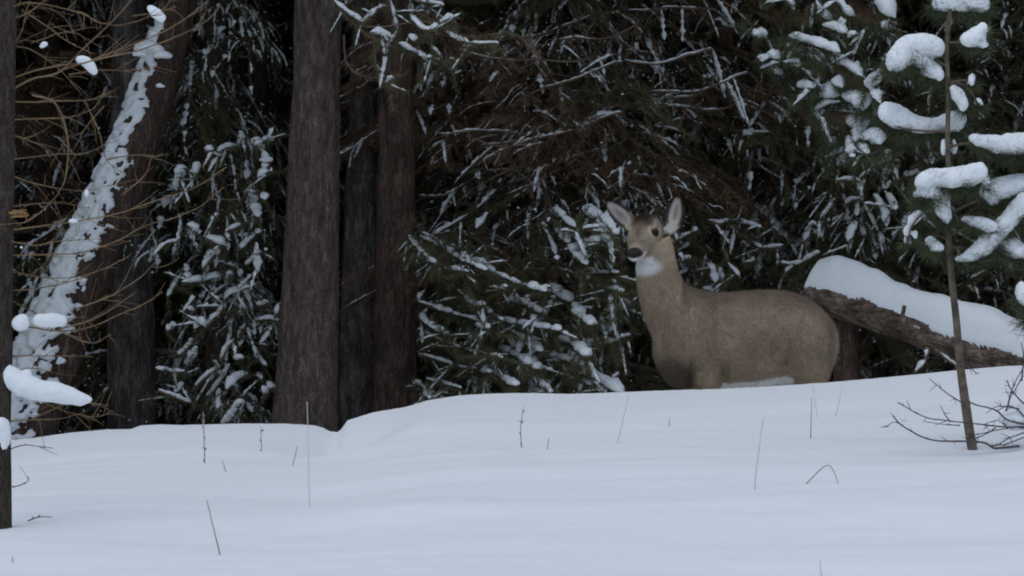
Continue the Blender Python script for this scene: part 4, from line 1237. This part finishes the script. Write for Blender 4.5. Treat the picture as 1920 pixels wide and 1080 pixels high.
    root_loc = W(1400, 700); root_loc[2] = gz(root_loc[0], root_loc[1])
    root = empty('deer', root_loc)
    tag(root, 'brown-grey doe standing behind the snow bank, head turned to the viewer', 'deer')
    bo = link('body', out, root, -root_loc)

    # ---- fur: short hairs lying along the coat
    r = np.random.default_rng(3)
    nf = 110000
    nl_ = len(out.loops); out.calc_loop_triangles()
    T = np.empty(len(out.loop_triangles) * 3, np.int32); out.loop_triangles.foreach_get('vertices', T); T = T.reshape(-1, 3)
    ar = np.linalg.norm(np.cross(v[T[:, 1]] - v[T[:, 0]], v[T[:, 2]] - v[T[:, 0]]), axis=1)
    ar = ar * (mv[T[:, 0]] < 745)
    pick = r.choice(len(T), nf, p=ar / ar.sum())
    w = r.dirichlet([1, 1, 1], nf)
    pos = (v[T[pick]] * w[..., None]).sum(1); nor = unit((nn[T[pick]] * w[..., None]).sum(1)); colr = (C[T[pick]] * w[..., None]).sum(1)
    pu = pos[:, 0] * K + 960; pv = 540 - (pos[:, 2] - CZ) * K
    ph = np.stack([(pos - H0) @ f, (pos - H0) @ lf, (pos - H0) @ up], 1) / HS
    head = (pv + 14 * r.normal(size=nf) < 496) & (pu < 1262) & (ph[:, 2] < .09)
    earp = (pv < 445) & ((pu > 1250) | (pu < 1186))
    flow = np.where(head[:, None], -f[None] + np.array([0, 0, -.35]), np.where(((pu < 1290) & (pv < 640))[:, None], np.array([.35, 0, -1.0])[None], np.array([.85, .15, -.55])[None]))
    flow = np.where(earp[:, None], np.where((pu > 1250)[:, None], e1[1][None], e2[1][None]), flow)
    tang = unit(flow - (flow * nor).sum(1, keepdims=True) * nor)
    ln = (.008 + .011 * np.where(pu < 1275, st(478, 565, pv), 1)) * (0.7 + .6 * r.random(nf)); ln = np.where(earp, .010, ln)
    ln = np.where((pu > 1550) & (pv > 595), .03, ln)
    ln = np.where((ph[:, 0] > .14) & head & (ph[:, 2] > -.035), .0005, ln)
    ey = np.sqrt((ph[:, 0] - .010) ** 2 + (ph[:, 2] - .013) ** 2)
    ln = np.where(head & (ey < .024), .001, ln)
    dr = unit(tang + nor * 0.42 + r.normal(size=(nf, 3)) * .22)
    side = unit(np.cross(dr, nor + 1e-3)) * np.where(head, .0011, .0017)[:, None]
    va = np.stack([pos - nor * .001 - side / 2, pos - nor * .001 + side / 2, pos + dr * ln[:, None]], 1).reshape(-1, 3)
    tf = TM(); tf.add(va - root_loc, np.arange(nf * 3).reshape(-1, 3))
    mf = tf.mesh('fur', [m])
    tint = np.clip(1 + .30 * r.normal(size=(nf, 1)), .5, 1.6)
    rg = np.ones((nf * 3, 4), np.float32); rg[:, :3] = np.repeat(colr * tint, 3, 0)
    at = mf.color_attributes.new('coat', 'FLOAT_COLOR', 'POINT'); at.data.foreach_set('color', rg.ravel())
    mf.normals_split_custom_set_from_vertices(np.repeat(unit(nor + .25 * dr), 3, 0).astype(np.float32).tolist())
    fo = link('fur', mf, root); fo['kind'] = 'stuff'

    # ---- eyes and nose
    em, nd, l, b = new_mat('dark_eye'); b.inputs['Base Color'].default_value = (.008, .006, .005, 1); b.inputs['Roughness'].default_value = .2; b.inputs['Specular IOR Level'].default_value = .22
    u = np.linspace(0.02, math.pi - .02, 14); t16 = np.arange(20) / 20 * 2 * math.pi
    for sgn in (1, -1):
        te = TM()
        g_ = np.stack([np.outer(np.sin(u), np.cos(t16)), np.outer(np.sin(u), np.sin(t16)), np.outer(np.cos(u), np.ones(20))], -1) * .0195
        te.grid(g_[::-1])
        link('eye', te.mesh('eye', [em]), root, H(.010, sgn * .0635, .013) - root_loc, (0, 0, 0), (1.05, 1, .9))
    nm_, nd, l, b = new_mat('nose_leather')
    nz = nd.new('ShaderNodeTexNoise'); nz.inputs['Scale'].default_value = 400
    bp = nd.new('ShaderNodeBump'); bp.inputs['Strength'].default_value = .4; bp.inputs['Distance'].default_value = .002
    l.new(nz.outputs['Fac'], bp.inputs['Height']); l.new(bp.outputs[0], b.inputs['Normal'])
    b.inputs['Base Color'].default_value = (.010, .009, .010, 1); b.inputs['Roughness'].default_value = .42; b.inputs['Specular IOR Level'].default_value = .3
    sp = []
    for (x, y, z, a, b2, c) in ((.176, .013, -.010, .016, .022, .019), (.176, -.013, -.010, .016, .022, .019), (.180, 0, -.013, .015, .021, .021), (.174, 0, -.026, .010, .010, .010)):
        q = H(x, y, z) - root_loc
        sp.append((q[0], q[1], q[2], b2, a, c))
    link('nose', blob('nose', sp, nm_, .003, 0, 1, 0, 3), root)


deer()


# ------------------------------------------------------------------ larch stem at the left edge
def larch():
    Dt = on_snow(5, 985)
    b0 = P(4, 985, Dt)
    base = np.array([b0[0], Dt, gz(b0[0], Dt)])
    root = empty('larch_sapling', base)
    tag(root, 'slim larch stem at the left edge with bare tan twigs and snow lumps', 'larch')
    tr = px_poly([(4, 1010), (3, 930), (2, 800), (6, 640), (8, 480), (10, 300), (12, 120), (14, -40), (18, -300), (20, -900)], Dt) - base
    link('trunk', trunk_tm(tr, np.array([19, 18, 17, 17, 17, 16.5, 16, 15, 13, 4]) / F * Dt, 18, 0.0025, 0.03, 3).mesh('trunk', [M['larch_bark']]), root)
    r = np.random.default_rng(12)
    lines = [
        (4.2, [(16, 172), (60, 148), (110, 135), (160, 88), (210, 40), (262, -20)]), (3.6, [(14, 150), (80, 130), (150, 118), (205, 100), (300, 62), (360, 25), (400, -10)]),
        (3.2, [(110, 133), (180, 112), (260, 95), (330, 70), (385, 45), (415, 15)]), (2.8, [(14, 190), (60, 192), (110, 190), (165, 187), (205, 172)]), (2.6, [(14, 226), (70, 220), (130, 217), (175, 200), (196, 165)]),
        (3.2, [(60, 178), (100, 190), (120, 230), (128, 275), (126, 320), (115, 355), (85, 390), (50, 415), (14, 420)]), (3.4, [(14, 432), (80, 424), (140, 416), (220, 402), (300, 375), (370, 352), (428, 315)]),
        (3.2, [(14, 478), (90, 476), (150, 474), (220, 452), (270, 425), (330, 408), (380, 385), (418, 352)]), (2.6, [(14, 300), (60, 294), (110, 288), (160, 288), (207, 268)]), (2.6, [(14, 326), (60, 342), (110, 354), (160, 358), (212, 346)]),
        (2.6, [(14, 505), (70, 518), (130, 520), (190, 505), (240, 480)]), (2.8, [(14, 545), (70, 540), (130, 528), (170, 515)]), (4.0, [(14, 612), (60, 614), (110, 620), (170, 612), (230, 585), (270, 568), (305, 545)]),
        (3.0, [(110, 618), (170, 600), (210, 578), (250, 550)]), (2.6, [(120, 622), (150, 640), (180, 645), (205, 632)]), (2.6, [(14, 668), (70, 668), (120, 668), (175, 668)]), (2.8, [(14, 40), (60, 20), (110, -20)]),
        (2.4, [(14, 85), (60, 95), (110, 130), (150, 175)]), (2.2, [(40, 20), (80, 45), (120, 75), (160, 95)]), (2.4, [(14, 15), (60, 5), (140, 20), (200, 45), (260, 38), (330, 10)]), (2.6, [(130, 140), (190, 132), (240, 134), (290, 128)]),
        (2.2, [(195, 200), (160, 240), (140, 280)]), (2.4, [(14, 388), (60, 382), (120, 380), (170, 388)]), (3.0, [(14, 790), (60, 786), (110, 785), (150, 775)]), (2.6, [(60, 786), (120, 760), (170, 755), (205, 760)]), (2.4, [(50, 740), (120, 770), (180, 782), (212, 770)]),
        (2.8, [(140, 580), (200, 560), (255, 528), (290, 495)]), (2.4, [(160, 190), (185, 250), (200, 300), (240, 330)]), (2.4, [(200, 300), (260, 290), (300, 300)]), (2.4, [(14, 250), (60, 265), (100, 290), (120, 330)]), (2.6, [(230, 365), (270, 330), (285, 290)]),
        (2.2, [(250, 30), (300, 20), (330, -10)]), (2.2, [(14, 560), (60, 585), (110, 600), (160, 595)]), (2.2, [(14, 450), (60, 460), (120, 452), (190, 450)]), (2.0, [(60, 80), (130, 60), (190, 90)]), (2.0, [(14, 700), (60, 690), (100, 700)]),
        (2.4, [(14, 845), (45, 836), (75, 840), (102, 842)]), (2.4, [(14, 912), (30, 912), (52, 902), (50, 895)]), (2.0, [(14, 105), (40, 60), (55, 10), (70, -20)])]
    for rp, pl in lines:
        d1 = Dt + r.normal() * 0.22
        q = resample(px_poly(pl, Dt, d1) - base, 0.02)
        q = q + np.cumsum(r.normal(size=q.shape), 0) * 0.0006
        t = TM()
        rad0 = rp / 2 / F * Dt
        t.tube(q, np.linspace(rad0 * 1.1, rad0 * 0.45, len(q)), 6, 0)
        L = len(q)
        dark = pl[0][1] > 830
        for k in range(int(L * (0.28 if not dark else 0.15))):
            i = int(r.integers(3, L))
            tg = unit(q[min(i + 1, L - 1)] - q[i - 1])
            dv = unit(tg + 0.8 * r.normal(size=3) * [1, 0.8, 1] + [0.15, 0, 0.1])
            ln = 0.03 + 0.16 * r.random() * (1 - 0.5 * i / L)
            u = np.linspace(0, 1, 6)[:, None]
            tw = q[i] + dv * ln * u + np.array([0, 0, 0.25 * ln]) * u ** 2 * r.normal()
            t.tube(tw, np.linspace(0.0014, 0.0006, 6), 4, 0)
        for k in range(int(L * 0.9)):                       # short spurs
            i = int(r.integers(0, L))
            c = q[i] + r.normal(size=3) * 0.0008
            dv = unit(r.normal(size=3)) * 0.006
            t.tube(np.array([c, c + dv * 0.6, c + dv]), [0.0016, 0.0017, 0.0006], 4, 0)
        link('branch', t.mesh('branch', [M['twig_purple'] if dark else M['twig_tan']]), root)
    lumps = [
        [(150, 112, 9, 8), (160, 115, 12, 10), (170, 124, 11, 12), (177, 134, 7, 8)], [(283, 15, 8, 7), (292, 24, 12, 10), (302, 33, 9, 9)],
        [(38, 606, 17, 16), (42, 598, 12, 11)], [(75, 600, 15, 13), (95, 600, 20, 14), (113, 601, 14, 12)], [(3, 628, 10, 17), (8, 615, 7, 9)],
        [(16, 700, 14, 18), (26, 712, 20, 22), (48, 724, 28, 22), (75, 733, 24, 20), (100, 735, 24, 21), (128, 742, 22, 17), (150, 748, 18, 13), (165, 749, 9, 8), (50, 700, 10, 10)],
        [(2, 800, 18, 24), (8, 820, 13, 20), (4, 840, 10, 16)], [(84, 82, 7, 6), (78, 87, 5, 4)], [(22, 150, 5, 5)], [(162, 362, 5, 8)], [(133, 414, 6, 5), (143, 414, 4, 4)], [(40, 464, 4, 3)]]
    for k, lp in enumerate(lumps):
        sp = []
        for x, y, a, c in lp:
            q = P(x, y, Dt - 0.012) - base
            sp.append((q[0], q[1], q[2], a / F * Dt, (a + c) / 2.3 / F * Dt, c / F * Dt))
        link('snow_load', blob('snow', sp, M['snow_big'], 0.004, 0.003, 32, k, 16), root)
    q = P(26, 403, Dt - 0.02) - base
    t = TM(); pp = resample(np.array([P(6, 408, Dt) - base, P(25, 402, Dt - .02) - base, P(52, 400, Dt - .03) - base]), 0.006)
    for k in range(7):
        t.tube(pp + r.normal(size=3) * 0.005 + np.cumsum(r.normal(size=pp.shape), 0) * .0006, np.linspace(.006, .0025, len(pp)), 5, 0)
    link('broken_stub', t.mesh('stub', [M['stub']]), root)


larch()


# ------------------------------------------------------------------ young pine at right
def young_pine():
    Dt = on_snow(1822, 838)
    b0 = P(1824, 842, Dt)
    base = np.array([b0[0], Dt, gz(b0[0], Dt)])
    root = empty('young_pine', base)
    tag(root, 'slender young pine on the bank at right carrying big pillows of snow', 'pine')
    tr = px_poly([(1828, 862), (1822, 835), (1812, 770), (1801, 690), (1793, 600), (1784, 520), (1778, 430), (1779, 340), (1777, 250), (1778, 180), (1775, 100), (1779, 40), (1786, -30), (1790, -160), (1792, -420)], Dt) - base
    link('trunk', trunk_tm(tr, np.array([9.5, 9, 7.8, 6.8, 6.0, 5.4, 5.0, 4.6, 4.4, 4.2, 4.0, 3.8, 3.5, 3, 1.5]) / F * Dt, 16, 0.0016, 0.02, 4).mesh('trunk', [M['twig_grey']]), root)
    r = np.random.default_rng(21)
    # clump: (stem polyline, [(px,py,rx,ry)...])
    clumps = [
        ([(1777, 125), (1745, 110), (1700, 105), (1668, 118)], [(1685, 110, 22, 24), (1705, 92, 26, 26), (1730, 84, 28, 23), (1755, 88, 18, 20), (1672, 122, 12, 12), (1745, 130, 20, 18), (1762, 140, 10, 12), (1725, 112, 26, 16)]),
        ([(1779, 80), (1805, 78), (1835, 72)], [(1815, 74, 15, 16), (1832, 68, 18, 18), (1843, 55, 9, 12), (1845, 84, 9, 8)]),
        ([(1782, 20), (1760, 10), (1740, 14)], [(1760, 8, 16, 14), (1785, 2, 26, 16), (1815, 4, 28, 20), (1840, 8, 16, 16)]),
        ([(1779, 246), (1740, 246), (1690, 240), (1655, 222)], [(1662, 210, 16, 20), (1678, 218, 20, 22), (1705, 230, 26, 18), (1735, 236, 26, 14), (1762, 236, 24, 14), (1785, 228, 22, 20), (1800, 222, 12, 18), (1690, 230, 20, 15)]),
        ([(1779, 275), (1820, 268), (1870, 272), (1930, 268)], [(1826, 258, 10, 7), (1845, 266, 20, 12), (1872, 272, 24, 17), (1900, 270, 26, 18), (1930, 268, 26, 20), (1890, 258, 12, 10)]),
        ([(1779, 345), (1745, 345), (1722, 355)], [(1732, 340, 18, 16), (1755, 332, 24, 16), (1785, 335, 22, 18), (1812, 332, 22, 22), (1838, 320, 14, 16), (1848, 340, 8, 16), (1740, 362, 26, 12), (1725, 366, 12, 8)]),
        ([(1779, 362), (1770, 385), (1765, 415)], [(1764, 370, 18, 16), (1768, 392, 15, 18), (1775, 405, 10, 16)]),
        ([(1780, 400), (1830, 378), (1880, 360), (1930, 340)], [(1850, 360, 16, 14), (1872, 356, 20, 22), (1895, 350, 24, 20), (1920, 342, 26, 18), (1862, 375, 14, 10)]),
        ([(1783, 485), (1820, 470), (1865, 425), (1930, 370)], [(1800, 486, 10, 8), (1822, 480, 16, 10), (1840, 465, 18, 16), (1860, 446, 18, 18), (1880, 424, 18, 18), (1900, 402, 18, 18), (1922, 380, 20, 20)]),
        ([(1781, 440), (1830, 425), (1880, 435)], [(1812, 412, 12, 8), (1832, 416, 18, 10), (1856, 424, 18, 12)]),
        ([(1781, 462), (1850, 470), (1930, 480)], [(1872, 455, 16, 12), (1888, 460, 24, 16), (1910, 470, 22, 14), (1930, 474, 18, 12)]),
        ([(1930, 560), (1912, 550)], [(1914, 548, 10, 20), (1926, 556, 14, 20)]),
        ([(1779, 170), (1800, 172), (1815, 190)], [(1790, 168, 9, 10), (1797, 180, 14, 14), (1806, 196, 9, 12)]),
        ([(1779, 150), (1815, 165), (1835, 198)], [(1833, 192, 10, 9), (1840, 197, 6, 6)]), ([(1779, 158), (1805, 150), (1822, 156)], [(1822, 148, 8, 12), (1818, 156, 6, 6)]),
        ([(1779, 262), (1772, 270), (1768, 280)], [(1770, 276, 7, 16)]), ([(1779, 262), (1786, 270), (1790, 280)], [(1788, 274, 7, 15)]),
        ([(1782, 450), (1750, 440), (1742, 455)], [(1745, 452, 12, 10), (1756, 464, 14, 9)]),
        ([(1782, 420), (1745, 395), (1712, 420), (1700, 460)], [(1722, 402, 12, 8), (1708, 414, 8, 12), (1700, 432, 7, 12), (1716, 440, 7, 10), (1697, 452, 5, 9)])]
    for k, (stem, sph) in enumerate(clumps):
        d1 = Dt + r.normal() * 0.10 - 0.02
        q = resample(px_poly(stem, Dt, d1) - base, 0.02)
        t = TM()
        t.tube(q, np.linspace(0.0065, 0.003, len(q)), 6, 0)
        # tufts of long needles under and beyond the snow
        cx = np.array([c[0] for c in sph]); cy = np.array([c[1] for c in sph])
        for (x, y, a, c) in sph:
            cc = P(x, y + c * 0.62, d1) - base
            big = a / F * Dt
            kk = int(260 * (a / 18) ** 1.3)
            away = unit(cc - q[0] + 1e-6)
            dv = unit(away * 0.6 + r.normal(size=(kk, 3)) * [1, .8, .7] + [0, 0, -0.35])
            sd = unit(np.cross(dv, r.normal(size=(kk, 3)))) * 0.0013
            bs = cc + r.normal(size=(kk, 3)) * big * 0.30
            ln = big * 0.75 + (0.03 + .045 * r.random((kk, 1)))
            t.add(np.stack([bs - sd, bs + sd, bs + dv * ln], 1).reshape(-1, 3), np.arange(3 * kk).reshape(-1, 3), 1)
        b = link('bough', t.mesh('bough', [M['twig_grey'], M['needle_pine']], [0]), root)
        sp = []
        for x, y, a, c in sph:
            w = P(x, y, d1 - 0.01 + r.normal() * 0.012) - base
            sp.append((w[0], w[1], w[2], a * 1.04 / F * Dt, (a + c) / 1.9 / F * Dt, c * 1.04 / F * Dt))
        link('snow_load', blob('snow', sp, M['snow_big'], 0.0055, 0.0075, 17, k, 16), b)
    # bare whip of pine needles low at the edge
    t = TM(); cc = P(1925, 600, Dt) - base
    kk = 260
    dv = unit(r.normal(size=(kk, 3)) + [-.4, 0, -.5]); sd = unit(np.cross(dv, r.normal(size=(kk, 3)))) * 0.0012
    bs = cc + r.normal(size=(kk, 3)) * .02
    t.add(np.stack([bs - sd, bs + sd, bs + dv * (.05 + .05 * r.random((kk, 1)))], 1).reshape(-1, 3), np.arange(3 * kk).reshape(-1, 3), 1)
    q = resample(px_poly([(1795, 610), (1850, 590), (1925, 600)], Dt, Dt + .3) - base, .03)
    link('bough', t.mesh('bough', [M['twig_grey'], M['needle_pine']], [0]), root)


young_pine()


# ------------------------------------------------------------------ bare shrub on the bank at right
def shrub():
    Db = on_snow(1860, 838) - 0.05
    b0 = P(1960, 870, Db)
    base = np.array([b0[0], Db, gz(b0[0], Db)])
    root = empty('bare_shrub', base)
    tag(root, 'bare dark-twigged shrub bent over the snow round the foot of the young pine', 'shrub')
    r = np.random.default_rng(5)
    ln = conv([(3.2, [(1150, 1080), (1100, 990), (1045, 945), (1000, 918), (930, 913), (780, 905), (660, 850), (618, 806)]), (2.2, [(1200, 855), (1080, 858), (960, 845), (840, 832), (750, 815), (640, 755)]), (2.6, [(1200, 850), (1100, 830), (1050, 790), (960, 765), (910, 735)]),
               (2.0, [(1200, 840), (1120, 770), (1050, 790)]), (2.4, [(1200, 780), (1150, 740), (1110, 690), (1098, 655)]), (1.8, [(1095, 790), (1120, 690), (1165, 600)]), (1.8, [(1200, 870), (1100, 905), (1050, 940), (1032, 995)]), (1.8, [(1200, 860), (1080, 865), (960, 890), (920, 885)]),
               (1.6, [(900, 750), (840, 710), (770, 650)]), (1.6, [(1050, 860), (1000, 890), (950, 910)]), (1.6, [(1100, 860), (1060, 830), (1000, 845)]), (1.6, [(860, 835), (835, 800), (820, 770)]), (1.6, [(1170, 900), (1090, 930), (1050, 945)]), (2.0, [(1160, 660), (1170, 560), (1160, 500)]),
               (1.6, [(1150, 780), (1060, 770), (1010, 800)]), (1.4, [(900, 850), (830, 845), (760, 835)]), (1.4, [(660, 850), (620, 835), (590, 860)]), (1.4, [(1165, 640), (1120, 720), (1090, 790)]), (1.8, [(880, 605), (930, 600), (970, 632)])], 1400, 420, 2.25)
    for rp, pl in ln:
        q = resample(px_poly(pl, Db + .0, Db + r.normal() * .12) - base, 0.015)
        q = q + np.cumsum(r.normal(size=q.shape), 0) * .0005
        lo = np.array([gz(p[0] + base[0], p[1] + base[1]) for p in q]) - base[2] + .004
        q[:, 2] = np.maximum(q[:, 2], lo)
        t = TM(); t.tube(q, np.linspace(rp * .85, rp * .4, len(q)) / F * Db, 6, 0)
        for k in range(int(len(q) * .35)):
            i = int(r.integers(2, len(q)))
            dv = unit(unit(q[i] - q[i - 1]) + r.normal(size=3) * .8) * (.008 + .05 * r.random() ** 2)
            t.tube(q[i] + dv * np.linspace(0, 1, 4)[:, None], [.0018, .0014, .0011, .0006], 4, 0)
        link('branch', t.mesh('branch', [M['twig_purple']]), root)
    sp = []
    for x, y, a, c in ((1905, 790, 22, 18), (1885, 785, 14, 10), (1925, 785, 20, 24), (1920, 768, 16, 14)):
        w = P(x, y, Db + .05) - base
        sp.append((w[0], w[1], w[2], a / F * Db, a / F * Db, c / F * Db))
    link('snow_load', blob('snow', sp, M['snow_big'], .005, .004, 30, 2), root)
    w = P(1693, 783, Db + .03) - base
    link('snow_load', blob('snow', [(w[0], w[1], w[2], .012, .012, .016), (w[0] + .008, w[1], w[2] - .01, .01, .01, .01)], M['snow_big'], .004, .002, 30, 3), root)


shrub()


# ------------------------------------------------------------------ dry stems in the snow
STEMS = [
    ([(384, 870), (382, 820), (380, 772)], 2.6, 'stem', 'knobbly brown stem below the drooping spruce, tallest dark one at left'),
    ([(490, 850), (489, 800)], 2.0, 'stem', 'short brown stem on the bank just left of the thick trunk foot'),
    ([(549, 873), (558, 836)], 2.0, 'stem', 'short stem tilting right below the thick trunk foot'),
    ([(423, 884), (416, 864)], 2.0, 'stem', 'stub of a stem tilting left beside the tall knobbly one'),
    ([(581, 950), (578, 850), (574, 755)], 2.4, 'stem_pale', 'long pale upright stem in front of the thick trunk foot'),
    ([(413, 1040), (400, 985), (388, 938)], 3.0, 'stem', 'long stem leaning left, nearest to the viewer at lower left'),
    ([(978, 840), (976, 800), (981, 762)], 2.2, 'stem', 'bent brown stem on the middle of the bank, left of the deer'),
    ([(1026, 846), (1029, 820)], 1.8, 'stem', 'tiny stem beside the bent one on the middle of the bank'),
    ([(1155, 838), (1167, 790), (1178, 740)], 2.4, 'stem_pale', 'pale stem leaning right below the deer head'),
    ([(1255, 798), (1255, 786)], 1.8, 'stem', 'tiny dot of a stem below the deer chest'),
    ([(1415, 918), (1422, 850), (1432, 782)], 3.2, 'stem_pale', 'tall pale stem leaning right below the deer belly'),
    ([(1520, 825), (1522, 745)], 2.0, 'stem', 'thin upright stem below the deer hind legs'),
    ([(1532, 776), (1524, 720)], 1.8, 'stem_pale', 'thin pale stem nearly touching the deer hind legs'),
    ([(1568, 776), (1580, 722)], 1.8, 'stem_pale', 'faint pale stem right of the deer rump'),
    ([(1513, 906), (1552, 872), (1571, 906)], 2.6, 'stem', 'broken stem folded into an upside-down V'),
    ([(1262, 834), (1285, 830), (1306, 834)], 1.8, 'stem_pale', 'pale stem lying flat on the snow below the deer'),
    ([(24, 1056), (23, 1044)], 2.4, 'stem', 'stub of a stem in the lower left corner'),
    ([(1540, 1078), (1538, 1050)], 2.4, 'stem_pale', 'pale stub at the bottom edge of the picture'),
]
for k, (pl, wd, mt, lb) in enumerate(STEMS):
    D = on_snow(*pl[0])
    r = np.random.default_rng(60 + k)
    q = px_poly(pl, D, D - .02)
    base = q[0].copy()
    q = resample(np.vstack([q[0] - (q[1] - q[0]) * .12, q]) - base, .012)
    q = q + np.cumsum(r.normal(size=q.shape), 0) * .0004
    t = TM(); t.tube(q, np.linspace(wd, wd * .6, len(q)) / 2 / F * D * 0.95, 6, 0)
    if k in (0, 1, 6):
        for i in range(2, len(q), 4):
            t.tube(np.array([q[i], q[i] + [.006 * r.normal(), 0, .006], q[i] + [.01 * r.normal(), 0, .011]]), [.003, .004, .001], 5, 0)
    o = link('dry_stem', t.mesh('stem', [M[mt]]), None, base)
    tag(o, lb, 'plant stem', 'dry stems poking through the snow')
# fallen twig on the snow
Dq = on_snow(75, 976)
t = TM(); bq = P(75, 976, Dq)
for pl in ([(52, 979), (70, 972), (84, 971), (98, 972)], [(70, 972), (76, 967)], [(64, 975), (60, 970)]):
    q = resample(px_poly(pl, Dq) - bq, .008); q[:, 2] += .004
    t.tube(q, np.linspace(.0025, .0014, len(q)), 5, 0)
o = link('fallen_twig', t.mesh('twig', [M['twig_purple']]), None, bq)
tag(o, 'small dark forked twig lying on the snow at lower left', 'twig')
